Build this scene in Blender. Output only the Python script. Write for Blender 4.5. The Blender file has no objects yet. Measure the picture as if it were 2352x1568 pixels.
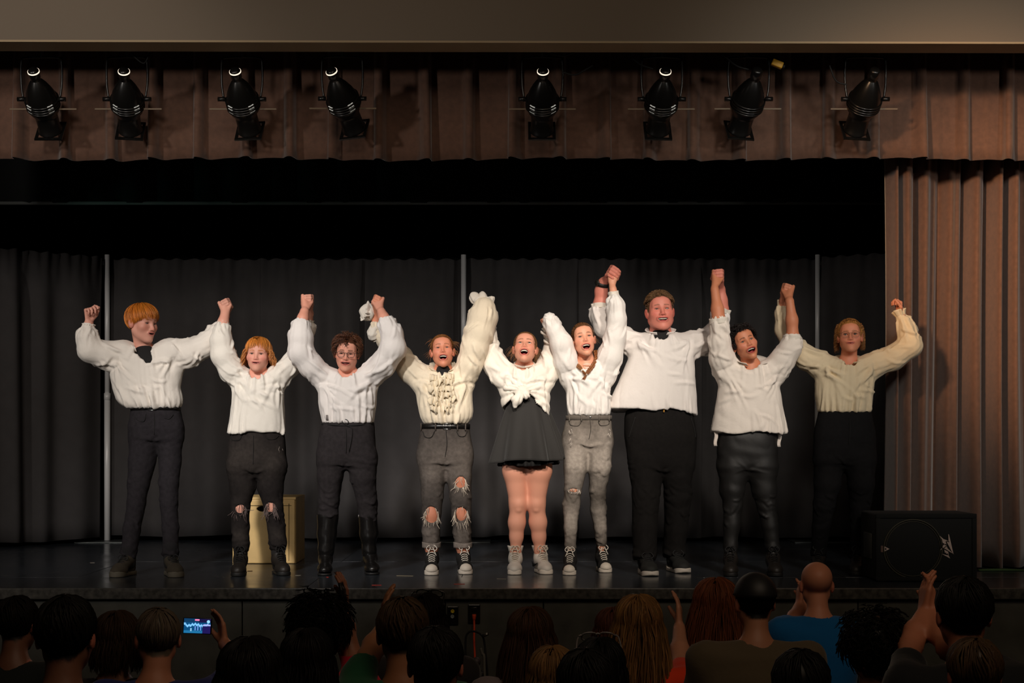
import bpy, math, random
import numpy as np
from mathutils import Vector, Matrix
random.seed(7)
RNG = np.random.default_rng(11)
SC = bpy.context.scene
COL = SC.collection
# ---------------------------------------------------------------- camera
FPX, CX, HY, CAMZ = 3530.0, 1176.0, 1000.0, 1.9     # focal length in px, centre column, horizon row, eye height
SZ = 1.0                                             # height of the stage deck above the hall floor
cd = bpy.data.cameras.new('camera'); cam = bpy.data.objects.new('camera', cd); COL.objects.link(cam)
cam.location = (0, 0, CAMZ); cam.rotation_euler = (math.pi/2, 0, 0)
cd.sensor_width = 36; cd.lens = FPX/2352*36; cd.shift_y = (HY-784)/2352
cd.clip_end = 60; SC.camera = cam
# ---------------------------------------------------------------- world and stage lighting
w = bpy.data.worlds.new('world'); SC.world = w; w.use_nodes = True
w.node_tree.nodes['Background'].inputs[0].default_value = (1.0, .72, .5, 1)
w.node_tree.nodes['Background'].inputs[1].default_value = 0.0025
def spot(name, loc, to, watts, angle, blend, color, size=.12):
    l = bpy.data.lights.new(name, 'SPOT'); l.energy = watts; l.spot_size = math.radians(angle); l.spot_blend = blend
    l.color = color; l.shadow_soft_size = size
    o = bpy.data.objects.new(name, l); COL.objects.link(o); o.location = loc
    o.rotation_euler = (Vector(to)-Vector(loc)).to_track_quat('-Z', 'Y').to_euler(); return o
def area(name, loc, to, watts, size, color):
    l = bpy.data.lights.new(name, 'AREA'); l.energy = watts; l.shape = 'RECTANGLE'; l.size, l.size_y = size; l.color = color
    o = bpy.data.objects.new(name, l); COL.objects.link(o); o.location = loc
    o.rotation_euler = (Vector(to)-Vector(loc)).to_track_quat('-Z', 'Y').to_euler(); return o
WARM, WHITE, AMBER = (1, .895, .785), (1, .955, .915), (1, .60, .33)
# front-of-house spots under the hall ceiling
spot('house_spot', (.3, 3.4, 5.3), (.2, 10.0, 2.3), 1600, 16, 1.0, WARM, .2)
spot('house_spot', (-2.4, 3.4, 5.3), (-1.15, 10.0, 2.0), 1450, 23, .9, WHITE, .2)
spot('house_spot', (2.2, 3.4, 5.3), (.9, 10.0, 2.0), 1000, 22, .9, WARM, .2)
spot('house_spot', (-3.6, 3.4, 5.3), (-2.9, 10.0, 2.0), 560, 20, .9, WHITE, .2)
# front fills added to brighten drapes, lower half of the valance, header
spot('front_fill', (-2.6, 3.3, 5.0), (-3.6, 10.2, 3.2), 350, 44, .6, (1, .91, .82), .4)
spot('front_fill', (.0, 3.3, 5.0), (.1, 10.2, 3.3), 110, 44, .6, (1, .88, .76), .4)
spot('front_fill', (2.8, 3.3, 5.0), (2.3, 12.5, 2.3), 400, 34, .7, (1, .96, .88), .4)
spot('front_fill', (-1.8, 3.3, 5.0), (3.8, 10.4, 2.95), 3100, 18.5, 1.0, AMBER, .3)
# added side fills, low enough to brighten the upper drapes under the valance
spot('side_fill', (-6.9, 2.6, 4.0), (-.8, 13, 2.9), 480, 42, .8, (1, .92, .84), .3)
spot('side_fill', (6.9, 2.6, 4.0), (1.6, 13, 3.0), 360, 36, .8, (1, .95, .88), .3)
# added dim fill above, brightening the audience and the stage front
area('hall_fill', (1.6, 1.6, 6.4), (1.2, 3.6, 0), 78, (5, 3), (1, .76, .54))
spot('upstage_work_light', (-5.0, 11.2, 3.35), (-2.6, 11.74, 3.68), 9, 16, 1.0, (.25, 1, .8), .03)
vs = SC.view_settings; vs.view_transform = 'Standard'; vs.look = 'None'; vs.gamma = 1; vs.use_curve_mapping = False; vs.exposure = 0
# ---------------------------------------------------------------- materials
MATS = {}
def srgb(c):
    return tuple((x/12.92 if x <= .04045 else ((x+.055)/1.055)**2.4) for x in [v/255 for v in c])
def mat(name, rgb=None, rough=.6, metal=0, spec=.5, attr=False, bump=None, noise=None, sheen=0, emit=None, coat=0, trans=0, lin=False, alpha=None):
    if name in MATS: return MATS[name]
    m = bpy.data.materials.new(name); m.use_nodes = True; nt = m.node_tree; b = nt.nodes['Principled BSDF']
    if rgb is not None:
        c = rgb if lin else srgb(rgb); b.inputs['Base Color'].default_value = (*c, 1)
    b.inputs['Roughness'].default_value = rough; b.inputs['Metallic'].default_value = metal
    b.inputs['Specular IOR Level'].default_value = spec
    b.inputs['Sheen Weight'].default_value = sheen; b.inputs['Coat Weight'].default_value = coat
    if trans: b.inputs['Transmission Weight'].default_value = trans
    if alpha is not None: b.inputs['Alpha'].default_value = alpha
    src = None
    if attr:
        a = nt.nodes.new('ShaderNodeAttribute'); a.attribute_name = 'Col'; src = a.outputs['Color']
    tc = nt.nodes.new('ShaderNodeTexCoord')
    if noise:                                         # (scale, low, high): real mottling of the material
        n = nt.nodes.new('ShaderNodeTexNoise'); n.inputs['Scale'].default_value = noise[0]; n.inputs['Detail'].default_value = 6
        nt.links.new(tc.outputs['Object'], n.inputs['Vector'])
        r = nt.nodes.new('ShaderNodeMapRange'); r.inputs['To Min'].default_value = noise[1]; r.inputs['To Max'].default_value = noise[2]
        r.inputs['From Min'].default_value = .3; r.inputs['From Max'].default_value = .7
        nt.links.new(n.outputs['Fac'], r.inputs['Value'])
        mx = nt.nodes.new('ShaderNodeVectorMath'); mx.operation = 'SCALE'
        if src: nt.links.new(src, mx.inputs[0])
        else: mx.inputs[0].default_value = b.inputs['Base Color'].default_value[:3]
        nt.links.new(r.outputs['Result'], mx.inputs['Scale']); src = mx.outputs[0]
    if src: nt.links.new(src, b.inputs['Base Color'])
    if bump:                                          # (scale, strength, distance)
        n = nt.nodes.new('ShaderNodeTexNoise'); n.inputs['Scale'].default_value = bump[0]; n.inputs['Detail'].default_value = 5
        nt.links.new(tc.outputs['Object'], n.inputs['Vector'])
        bp = nt.nodes.new('ShaderNodeBump'); bp.inputs['Strength'].default_value = bump[1]; bp.inputs['Distance'].default_value = bump[2]
        nt.links.new(n.outputs['Fac'], bp.inputs['Height']); nt.links.new(bp.outputs['Normal'], b.inputs['Normal'])
    if emit: b.inputs['Emission Color'].default_value = (*srgb(emit[0]), 1); b.inputs['Emission Strength'].default_value = emit[1]
    MATS[name] = m; return m
SKIN = mat('skin', attr=True, rough=.5, spec=.35, bump=(120, .15, .002))
DARKHAIR = mat('unlit_hair', attr=True, rough=.6, spec=.18)  # duller copy of hair, shade of the hall put in for the audience
HAIR = mat('hair', attr=True, rough=.42, spec=.45)
CLOTH = mat('cotton', attr=True, rough=.85, spec=.2, sheen=.15, bump=(55, .25, .006))
DENIM = mat('denim', attr=True, rough=.9, spec=.15, noise=(45, .8, 1.2), bump=(90, .3, .004))
LEATHER = mat('black_leather', (22, 20, 19), rough=.32, spec=.5, bump=(60, .25, .004))
DULLLEATHER = mat('worn_leather', (40, 35, 31), rough=.5, bump=(60, .3, .004))
RUBBER = mat('white_rubber', (226, 214, 198), rough=.6)
DARKRUBBER = mat('black_rubber', (20, 19, 18), rough=.6)
CANVAS = mat('black_canvas', (26, 23, 21), rough=.8, bump=(200, .3, .002))
LACE = mat('white_cord', (225, 216, 202), rough=.8)
BLACKCORD = mat('black_cord', (14, 13, 13), rough=.7)
STEEL = mat('bright_steel', (190, 190, 190), rough=.3, metal=1)
EYEM = mat('eyeball', attr=True, rough=.15, spec=.5)
TOOTH = mat('tooth_enamel', (232, 222, 205), rough=.3)
GLASSM = mat('lens_glass', (70, 70, 70), rough=.02, spec=.6, alpha=.06)
# ---------------------------------------------------------------- mesh helpers
def at(px, py, y):                                   # the point of the room at depth y that the photograph shows at (px, py)
    return np.array(((px-CX)/FPX*y, y, CAMZ-(py-HY)/FPX*y))
def tag(o, label=None, cat=None, group=None, kind=None):
    if label: o['label'] = label
    if cat: o['category'] = cat
    if group: o['group'] = group
    if kind: o['kind'] = kind
    return o
def mk(name, V, Q, m, parent=None, org=None, col=None, smooth=True, solid=0):
    V = np.asarray(V, np.float32).reshape(-1, 3)
    if org is None: org = parent_org(parent)
    V = V-np.asarray(org, np.float32)
    Q = Q if isinstance(Q, list) else [np.asarray(Q)]
    Q = [q for q in Q if len(q)]
    me = bpy.data.meshes.new(name)
    nl = sum(q.size for q in Q); npoly = sum(len(q) for q in Q)
    me.vertices.add(len(V)); me.vertices.foreach_set('co', V.ravel())
    me.loops.add(nl); me.loops.foreach_set('vertex_index', np.concatenate([q.ravel() for q in Q]).astype(np.int32))
    me.polygons.add(npoly)
    tot = np.concatenate([np.full(len(q), q.shape[1]) for q in Q]).astype(np.int32)
    me.polygons.foreach_set('loop_start', np.concatenate([[0], np.cumsum(tot)[:-1]]).astype(np.int32))
    me.polygons.foreach_set('use_smooth', np.full(npoly, smooth))
    me.update(calc_edges=True); me.validate()
    if col is not None:
        col = np.asarray(col, np.float32)
        if col.ndim == 1: col = np.tile(col, (len(V), 1))
        a = me.color_attributes.new('Col', 'FLOAT_COLOR', 'POINT')
        a.data.foreach_set('color', np.concatenate([col, np.ones((len(V), 1), np.float32)], 1).ravel())
    me.materials.append(m)
    o = bpy.data.objects.new(name, me); COL.objects.link(o)
    if parent is not None: o.parent = parent
    if parent is None: o.location = org
    else: o.location = np.asarray(org)-parent_org(parent)
    o['_org'] = [float(x) for x in org]
    if solid:
        s = o.modifiers.new('thickness', 'SOLIDIFY'); s.thickness = solid; s.offset = 0
    return o
def parent_org(p):
    return np.zeros(3) if p is None else np.array(p['_org'])
def empty(name, org):
    o = bpy.data.objects.new(name, None); COL.objects.link(o); o.location = org; o['_org'] = [float(x) for x in org]; return o
def join(parts):                                     # [(V, Q)] -> one (V, Q list)
    Vs, Qs, n = [], [], 0
    for V, Q in parts:
        V = np.asarray(V).reshape(-1, 3)
        for q in (Q if isinstance(Q, list) else [Q]): Qs.append(np.asarray(q)+n)
        Vs.append(V); n += len(V)
    out = {}
    for q in Qs: out.setdefault(q.shape[1], []).append(q)
    return np.concatenate(Vs), [np.concatenate(v) for v in out.values()]
def box(lo, hi, bev=0):
    lo, hi = np.array(lo, float), np.array(hi, float)
    if bev <= 0:
        V = np.array([[(lo, hi)[i][0], (lo, hi)[j][1], (lo, hi)[k][2]] for i in (0, 1) for j in (0, 1) for k in (0, 1)])
        return V, np.array([[0, 1, 3, 2], [4, 6, 7, 5], [0, 4, 5, 1], [2, 3, 7, 6], [0, 2, 6, 4], [1, 5, 7, 3]])
    import bmesh
    bm = bmesh.new(); bmesh.ops.create_cube(bm, size=1)
    for v in bm.verts: v.co = Vector([(lo[i]+hi[i])/2+v.co[i]*(hi[i]-lo[i]) for i in range(3)])
    bmesh.ops.bevel(bm, geom=bm.edges[:], offset=bev, segments=2, affect='EDGES', profile=.5)
    return bm_out(bm)
def bm_out(bm):
    bm.verts.index_update(); V = np.array([v.co[:] for v in bm.verts]); d = {}
    for f in bm.faces: d.setdefault(len(f.verts), []).append([v.index for v in f.verts])
    bm.free(); return V, [np.array(q) for q in d.values()]
def rotm(yaw=0, pitch=0, roll=0):                    # degrees; face looks to -y; yaw>0 turns to +x, pitch>0 looks up, roll>0 leans crown to +x
    y, p, r = [math.radians(a) for a in (yaw, pitch, roll)]
    Rz = np.array([[math.cos(y), -math.sin(y), 0], [math.sin(y), math.cos(y), 0], [0, 0, 1]])
    Rx = np.array([[1, 0, 0], [0, math.cos(-p), -math.sin(-p)], [0, math.sin(-p), math.cos(-p)]])
    Ry = np.array([[math.cos(r), 0, math.sin(r)], [0, 1, 0], [-math.sin(r), 0, math.cos(r)]])
    return Ry @ Rz @ Rx
def xf(VQ, R=None, t=(0, 0, 0), s=1):
    V = np.asarray(VQ[0])*s
    if R is not None: V = V @ np.asarray(R).T
    return V+np.asarray(t), VQ[1]
def tubes(paths, rad, sides=3, caps=False):          # (N,M,3), radii broadcastable to (N,M)
    P = np.asarray(paths, float); N, M, _ = P.shape
    rad = np.broadcast_to(np.asarray(rad, float), (N, M))
    T = np.gradient(P, axis=1); T /= np.linalg.norm(T, axis=2, keepdims=True)+1e-9
    ref = np.where(np.abs(T[..., 1:2]) > .85, np.array([[[1., 0, 0]]]), np.array([[[0, 1., 0]]]))
    A = np.cross(T, ref); A /= np.linalg.norm(A, axis=2, keepdims=True)+1e-9
    B = np.cross(T, A)
    th = np.arange(sides)/sides*2*math.pi
    V = P[:, :, None]+rad[..., None, None]*(np.cos(th)[:, None]*A[:, :, None]+np.sin(th)[:, None]*B[:, :, None])
    idx = np.arange(N*M*sides).reshape(N, M, sides)
    a = idx[:, :-1]; b = idx[:, 1:]
    Q = np.stack([a, np.roll(a, -1, 2), np.roll(b, -1, 2), b], -1).reshape(-1, 4)
    out = [Q]
    if caps:
        out.append(np.concatenate([idx[:, 0, ::-1], idx[:, -1]]))
    if sides == 4 and caps: out = [np.concatenate(out)]
    return V.reshape(-1, 3), out
def tube(path, r, sides=8):
    p = np.array(path, float)[None]; return tubes(p, r, sides, True)
def smooth_path(pts, n):                             # Catmull-Rom resample
    P = np.array(pts, float); P = np.concatenate([[2*P[0]-P[1]], P, [2*P[-1]-P[-2]]]); m = len(P)-3
    t = np.linspace(0, m-1e-6, n); i = t.astype(int); f = (t-i)[:, None]
    a, b, c, d = P[i], P[i+1], P[i+2], P[i+3]
    return .5*((2*b)+(c-a)*f+(2*a-5*b+4*c-d)*f**2+(3*b-a-3*c+d)*f**3)
def psurf(fn, nu, nv, closed=False):                 # fn(U,V)->(...,3)
    u = np.linspace(0, 1, nu, endpoint=not closed); v = np.linspace(0, 1, nv)
    U, Vv = np.meshgrid(u, v, indexing='ij'); V = fn(U, Vv)
    idx = np.arange(nu*nv).reshape(nu, nv)
    if closed: idx = np.concatenate([idx, idx[:1]])
    Q = np.stack([idx[:-1, :-1], idx[1:, :-1], idx[1:, 1:], idx[:-1, 1:]], -1).reshape(-1, 4)
    return V.reshape(-1, 3), Q
def lathe(prof, seg=20):                             # [(r, z)] about z
    pr = np.array(prof, float); th = np.arange(seg)/seg*2*math.pi
    V = np.stack([pr[None, :, 0]*np.cos(th)[:, None], pr[None, :, 0]*np.sin(th)[:, None], np.broadcast_to(pr[None, :, 1], (seg, len(pr)))], -1)
    idx = np.arange(seg*len(pr)).reshape(seg, -1); nx = np.roll(idx, -1, 0)
    return V.reshape(-1, 3), np.stack([idx[:, :-1], nx[:, :-1], nx[:, 1:], idx[:, 1:]], -1).reshape(-1, 4)
def ball(c, r, seg=14, rings=9):
    t = np.linspace(0, math.pi, rings); V, Q = lathe([(max(math.sin(a), 1e-4), -math.cos(a)) for a in t], seg)
    return V*np.asarray(r)+np.asarray(c), Q
_W = [(np.random.default_rng(s).normal(size=(5, 3)), np.random.default_rng(s+99).uniform(0, 6.28, 5)) for s in range(40)]
def sn(p, f, s=0):                                   # cheap smooth noise, about -1..1
    D, ph = _W[s % 40]; return np.sin(p @ (D.T*f)+ph).sum(-1)/2.6
# ---------------------------------------------------------------- signed-distance modelling
def axis_pts(lo, hi, coarse, fine=()):
    out = [lo]; x = lo
    while x < hi:
        st = coarse
        for a, b, s in fine:
            d = max(a-x-s, x-b, 0); st = min(st, s+.5*d)
        x += st; out.append(x)
    return np.array(out, np.float32)
class SDF:
    def __init__(s, lo, hi, coarse, fine=((), (), ())):
        s.ax = [axis_pts(lo[i], hi[i], coarse, fine[i]) for i in range(3)]
        s.d = np.full([len(a) for a in s.ax], .5, np.float32)
    def sl(s, lo, hi):
        return tuple(slice(max(0, np.searchsorted(s.ax[i], lo[i])-1), np.searchsorted(s.ax[i], hi[i])+1) for i in range(3))
    def pts(s, sl):
        return s.ax[0][sl[0]][:, None, None], s.ax[1][sl[1]][None, :, None], s.ax[2][sl[2]][None, None, :]
    def comb(s, sl, f, k, mode):
        v = s.d[sl]
        if v.size == 0: return
        comb(v, f, k, mode)
    def cap(s, a, b, ra, rb, k=.01, mode='u'):
        a, b = np.asarray(a, np.float32), np.asarray(b, np.float32); m = max(ra, rb)+k+.03
        sl = s.sl(np.minimum(a, b)-m, np.maximum(a, b)+m); X, Y, Z = s.pts(sl)
        ba = b-a; L = float(ba @ ba)+1e-9; x, y, z = X-a[0], Y-a[1], Z-a[2]
        t = np.clip((x*ba[0]+y*ba[1]+z*ba[2])/L, 0, 1)
        f = np.sqrt((x-t*ba[0])**2+(y-t*ba[1])**2+(z-t*ba[2])**2)-(ra+(rb-ra)*t)
        s.comb(sl, f, k, mode)
    def chain(s, nodes, k=.02, mode='u', k0=None):   # [(xyz, r)]
        for i in range(len(nodes)-1):
            s.cap(nodes[i][0], nodes[i+1][0], nodes[i][1], nodes[i+1][1], (k0 if (i == 0 and k0) else k), mode)
    def ell(s, c, r, R=None, k=.01, mode='u'):
        c = np.asarray(c, np.float32); m = max(r)+k+.03
        sl = s.sl(c-m, c+m); X, Y, Z = s.pts(sl); s.comb(sl, ellf(X-c[0], Y-c[1], Z-c[2], r, R), k, mode)
    def loft(s, secs, k=.02, zr=None):               # [(z, cx, cy, rx, ry)], z descending or ascending
        S = np.array(sorted(secs), np.float32); m = .05
        lo = np.array([(S[:, 1]-S[:, 3]).min()-m, (S[:, 2]-S[:, 4]).min()-m, S[0, 0]-m])
        hi = np.array([(S[:, 1]+S[:, 3]).max()+m, (S[:, 2]+S[:, 4]).max()+m, S[-1, 0]+m])
        sl = s.sl(lo, hi); X, Y, Z = s.pts(sl); z = Z[0, 0]
        def ip(c):
            zz = np.linspace(S[0, 0], S[-1, 0], 60); v = np.interp(zz, S[:, 0], S[:, c])
            for _ in range(3): v = np.concatenate([v[:1], (v[:-2]+2*v[1:-1]+v[2:])/4, v[-1:]])
            return np.interp(z, zz, v)
        cx, cy, rx, ry = [ip(i)[None, None, :] for i in (1, 2, 3, 4)]
        q = (np.abs((X-cx)/rx)**2.3+np.abs((Y-cy)/ry)**2.3)**(1/2.3)
        f = (q-1)*np.minimum(rx, ry)
        f = np.maximum(f, np.maximum(Z-S[-1, 0], S[0, 0]-Z))
        s.comb(sl, f, k, 'u')
    def frame(s, c, R, scale, m):
        return Frame(s, np.asarray(c, np.float32), np.asarray(R, np.float32), scale, m)
    def mesh(s):
        return nets(s.d, s.ax)
def comb(v, f, k, mode):
    if mode == 'u':
        h = np.maximum(k-np.abs(v-f), 0) if k else 0
        v[...] = np.minimum(v, f)-(h*h/(4*k) if k else 0)
    else:
        g = -f if mode == 's' else f
        h = np.maximum(k-np.abs(v-g), 0) if k else 0
        v[...] = np.maximum(v, g)+(h*h/(4*k) if k else 0)
def ellf(x, y, z, r, R=None):
    if R is not None:
        R = np.asarray(R, np.float32)
        x, y, z = (x*R[0, 0]+y*R[1, 0]+z*R[2, 0], x*R[0, 1]+y*R[1, 1]+z*R[2, 1], x*R[0, 2]+y*R[1, 2]+z*R[2, 2])
    k0 = np.sqrt((x/r[0])**2+(y/r[1])**2+(z/r[2])**2); k1 = np.sqrt((x/r[0]**2)**2+(y/r[1]**2)**2+(z/r[2]**2)**2)
    return k0*(k0-1)/(k1+1e-6)
class Frame:                                         # primitives in a rotated local frame
    def __init__(F, s, c, R, scale, m):
        F.s, F.sc = s, scale; sl = s.sl(c-m, c+m); X, Y, Z = s.pts(sl); x, y, z = X-c[0], Y-c[1], Z-c[2]
        F.l = [(x*R[0, i]+y*R[1, i]+z*R[2, i])/scale for i in range(3)]; F.v = s.d[sl]
    def ell(F, c, r, k=.01, mode='u', R=None):
        x, y, z = [F.l[i]-c[i] for i in range(3)]
        comb(F.v, ellf(x, y, z, r, R)*F.sc, k*F.sc, mode)
    def cap(F, a, b, ra, rb, k=.01, mode='u'):
        a, b = np.asarray(a, np.float32), np.asarray(b, np.float32); ba = b-a; x, y, z = [F.l[i]-a[i] for i in range(3)]
        t = np.clip((x*ba[0]+y*ba[1]+z*ba[2])/(float(ba @ ba)+1e-9), 0, 1)
        f = np.sqrt((x-t*ba[0])**2+(y-t*ba[1])**2+(z-t*ba[2])**2)-(ra+(rb-ra)*t)
        comb(F.v, f*F.sc, k*F.sc, mode)
def nets(d, ax):                                     # naive surface nets on a rectilinear grid
    s = d < 0; n = np.array(d.shape)-1
    cnt = np.zeros(n, np.int8)
    for i in (0, 1):
        for j in (0, 1):
            for k in (0, 1): cnt += s[i:n[0]+i, j:n[1]+j, k:n[2]+k]
    I = np.nonzero((cnt > 0) & (cnt < 8)); N = len(I[0])
    vid = np.full(n, -1, np.int32); vid[I] = np.arange(N)
    acc = np.zeros((N, 3)); num = np.zeros(N)
    C = np.stack(I, 1)
    for ax_ in range(3):
        o1, o2 = [a for a in range(3) if a != ax_]
        for i in (0, 1):
            for j in (0, 1):
                a = C.copy(); a[:, o1] += i; a[:, o2] += j; b = a.copy(); b[:, ax_] += 1
                da = d[a[:, 0], a[:, 1], a[:, 2]]; db = d[b[:, 0], b[:, 1], b[:, 2]]
                m = (da < 0) != (db < 0); t = da/(da-db+1e-20)
                pa = [ax[q][a[:, q]] for q in range(3)]; pb = [ax[q][b[:, q]] for q in range(3)]
                for q in range(3): acc[:, q] += np.where(m, pa[q]+t*(pb[q]-pa[q]), 0)
                num += m
    V = acc/num[:, None]
    Qs = []
    for ax_ in range(3):
        o1, o2 = [(1, 2), (2, 0), (0, 1)][ax_]
        sa = [slice(1, -1)]*3; sb = [slice(1, -1)]*3; sa[ax_] = slice(0, -1); sb[ax_] = slice(1, None)
        A, B = s[tuple(sa)], s[tuple(sb)]; E = np.nonzero(A != B); inv = A[E]
        c = np.stack(E, 1); c[:, [o1, o2]] += 1
        def g(u, v):
            q = c.copy(); q[:, o1] -= u; q[:, o2] -= v; return vid[q[:, 0], q[:, 1], q[:, 2]]
        q = np.stack([g(1, 1), g(0, 1), g(0, 0), g(1, 0)], 1)
        q[~inv] = q[~inv][:, ::-1]; Qs.append(q)
    return V, np.concatenate(Qs)
def vnormals(V, Q):
    a, b, c, d = [V[Q[:, i]] for i in range(4)]; n = np.cross(c-a, d-b); N = np.zeros_like(V)
    for i in range(4):
        for k in range(3): N[:, k] += np.bincount(Q[:, i], n[:, k], len(V))
    return N/(np.linalg.norm(N, axis=1, keepdims=True)+1e-12)
def relax(V, Q, it=1, lam=.5):
    for _ in range(it):
        S = np.zeros_like(V); n = np.zeros(len(V))
        for i in range(4):
            for nb in ((i+1) % 4, (i+3) % 4):
                for k in range(3): S[:, k] += np.bincount(Q[:, i], V[Q[:, nb], k], len(V))
                n += np.bincount(Q[:, i], minlength=len(V))
        V = V+lam*(S/n[:, None]-V)
    return V
# ---------------------------------------------------------------- anatomy
def lerp(a, b, t): return np.asarray(a)*(1-t)+np.asarray(b)*t
def nrm(v): v = np.asarray(v, float); return v/(np.linalg.norm(v)+1e-12)
HL_Y = [-.12, -.088, -.07, -.045, -.028, .0, .02, .05, .12]
HL_Z = [.078, .074, .066, .045, -.005, -.012, -.03, -.058, -.07]
def hairline(y): return np.interp(y, HL_Y, HL_Z)
SMB = 6.0                                            # how far the corners of a mouth rise: z = SMB x^2
def bend(F, c, r, k):
    x, y, z = [F.l[i]-c[i] for i in range(3)]; comb(F.v, ellf(x, y, z-SMB*x*x, r)*F.sc, k*F.sc, 's')
def add_head(S, H, fine=True):
    c, R, s = H['c'], H['R'], H['s']; mo, mw = H.get('mo', .003), H.get('mw', .024); eo = H.get('eo', .6); jw = H.get('jw', 1.0); fem = H.get('fem', 1)
    F = S.frame(c, R, s, .2*s); dz = -1.25*mo
    F.ell((0, .012, .035), (.076, .096, .080), 0)
    F.ell((0, -.028, -.033+dz*.3), (.061*jw, .060, .080), .03)
    for x in (-1, 1):
        F.cap((x*(.050-.005*fem)*jw, .004, -.055+.006*fem), (x*(.016-.006*fem)*jw, -.060, -.096+dz+.004*fem), .020-.002*fem, .017-.003*fem, .03)
        F.ell((x*.043, -.056, -.026), (.022, .022, .020), .03)
    F.ell((0, -.068, -.098+dz), (.019, .020, .016), .02)
    F.ell((0, -.056, -.062+dz*.4), (.034, .036, .030-dz*.3), .02)
    F.ell((0, -.062, .045), (.045, .022, .028), .03)
    if not fine:
        for x in (-1, 1): F.ell((x*.078, .010, -.010), (.010, .019, .031), .008)
        return
    for x in (-1, 1):
        F.cap((x*.012, -.076+.003*fem, .017), (x*.043, -.066+.003*fem, .019), .010, .008, .016)
        F.ell((x*.031, -.100, -.001), (.017, .018, .013), .016, 's')
    F.cap((0, -.080, .008), (0, -.101+.004*fem, -.036+.003*fem), .0075-.001*fem, .0115-.0022*fem, .012)
    for x in (-1, 1):
        F.ell((x*(.0115-.0015*fem), -.092+.003*fem, -.040+.002*fem), (.0085-.001*fem, .011, .0075-.001*fem), .006)
        F.ell((x*.0060, -.099+.002*fem, -.049+.002*fem), (.0042, .007, .005), .003, 's')
    for x in (-1, 1):                                # upper and lower eyelids
        zu = -.0035+.0080*eo
        F.ell((x*.031, -.0655, zu+.010), (.0175, .0155, .010), .005)
        F.ell((x*.031, -.0650, -.0125-.002*eo), (.0165, .0140, .0075), .006)
        F.ell((x*.031, -.0830, -.0022+.0012*eo), (.0150, .0125, .0022+.0030*eo), .0015, 's')
    zc = -.061-mo
    bend(F, (0, -.085, zc), (mw, .042, max(mo, .0012)), .003)
    th = np.linspace(0, 2*math.pi, 17)
    pts = [(a*(mw+.002), -.0905+6.5*(a*(mw+.002))**2+(.003 if b < 0 else 0), zc+b*(mo+.0045)+SMB*(a*(mw+.002))**2) for a, b in zip(np.cos(th), np.sin(th))]
    lr = .0036+min(.0012, mo*.12)
    for i in range(16): F.cap(pts[i], pts[i+1], lr, lr, .006)
    bend(F, (0, -.085, zc), (mw-.001, .042, max(mo, .0010)), .002)
    for x in (-1, 1):
        Re = rotm(x*-22, 0, x*8)
        F.ell((x*.080, .012, -.010), (.009, .019, .031), .006, 'u', Re)
        F.ell((x*.0885, .006, -.006), (.005, .009, .016), .004, 's', Re)
def head_colour(V, H, skin, hair, lip=(178, 92, 84), scalp=True, brow=None, blush=(206, 118, 98)):
    L = (V-H['c']) @ H['R']/H['s']; x, y, z = L.T; ax_ = np.abs(x); col = np.tile(np.array(srgb(skin)), (len(V), 1))
    def mixc(m, c):
        nonlocal col
        m = np.clip(m, 0, 1)[:, None]; col = col*(1-m)+np.array(srgb(c))*m
    near = (np.abs(z) < .16) & (np.abs(y) < .14) & (ax_ < .1)
    mo, mw = H.get('mo', .003), H.get('mw', .024); zc = -.061-mo
    mixc(near*.55*np.exp(-((ax_-.045)/.022)**2-((z+.03)/.022)**2)*(y < -.03), blush)
    mixc(near*.5*np.exp(-(x/.014)**2-((z+.038)/.014)**2)*(y < -.09), blush)
    mixc(near*.6*(ax_ > .074)*(y > -.02)*(z < .03), blush)
    zm = z-SMB*x*x; q = np.sqrt((x/(mw+.0075))**2+((zm-zc)/(mo+.0095))**2)
    mixc(near*(y < -.055)*np.clip((1.03-q)/.12, 0, 1)*.85, lip)
    q = np.sqrt((x/(mw+.0005))**2+((zm-zc)/(mo+.0006))**2)
    mixc(near*(y < -.02)*np.clip((1.05-q)/.1, 0, 1), (70, 14, 14))
    bz = .0215+H.get('browup', 0)-((ax_-.028)/.02)**2*.004
    mixc(near*(y < -.045)*np.clip((.0045-np.abs(z-bz))/.002, 0, 1)*((ax_ > .012) & (ax_ < .046))*.75, brow or hair)
    e = ((ax_-.031)/.0185)**2+((z-.001)/.010)**2
    mixc(near*(y < -.05)*np.clip(1.25-e, 0, 1)*.35, (120, 66, 52))
    if scalp:
        hl = hairline(y)+sn(L, 60, 3)*.003
        mixc(near*(z > -.08)*np.clip((z-hl)/.005, 0, 1)*(ax_ < .0765+.02*(z > .03)), hair)
    return col
def add_eyes(P, H, iris=(70, 55, 40), gaze=(0, 0), lash=(40, 24, 18)):
    c, R, s = H['c'], H['R'], H['s']; eo = H.get('eo', .6)
    for x in (-1, 1):
        ce = np.array((x*.031, -.0655, -.002)); V, Q = ball((0, 0, 0), .0125, 20, 15)
        g = nrm((math.sin(math.radians(gaze[0])), -1, math.sin(math.radians(gaze[1]))))
        a = np.degrees(np.arccos(np.clip(V @ g/.0125, -1, 1)))
        col = np.where((a < 13)[:, None], np.array(srgb((12, 10, 10))), np.where((a < 30)[:, None], np.array(srgb(iris)), np.array(srgb((225, 215, 205)))))
        V, Q = xf((V+ce, Q), R, c, s); mk('eye', V, Q, EYEM, P, col=col)
        u = np.linspace(-1, 1, 9); zu = -.0008+.0042*eo
        p = np.stack([x*.031+u*.0162, -.0805+.008*u**2, zu+.0006-.0032*u**2], 1)
        V, Q = xf(tube(p, np.array([.0006, .0011, .0014, .0015, .0015, .0015, .0014, .0011, .0006])[None], 5), R, c, s)
        mk('eyelash', V, Q, mat('lash_%d_%d_%d' % lash, lash, rough=.7), P)
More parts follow.
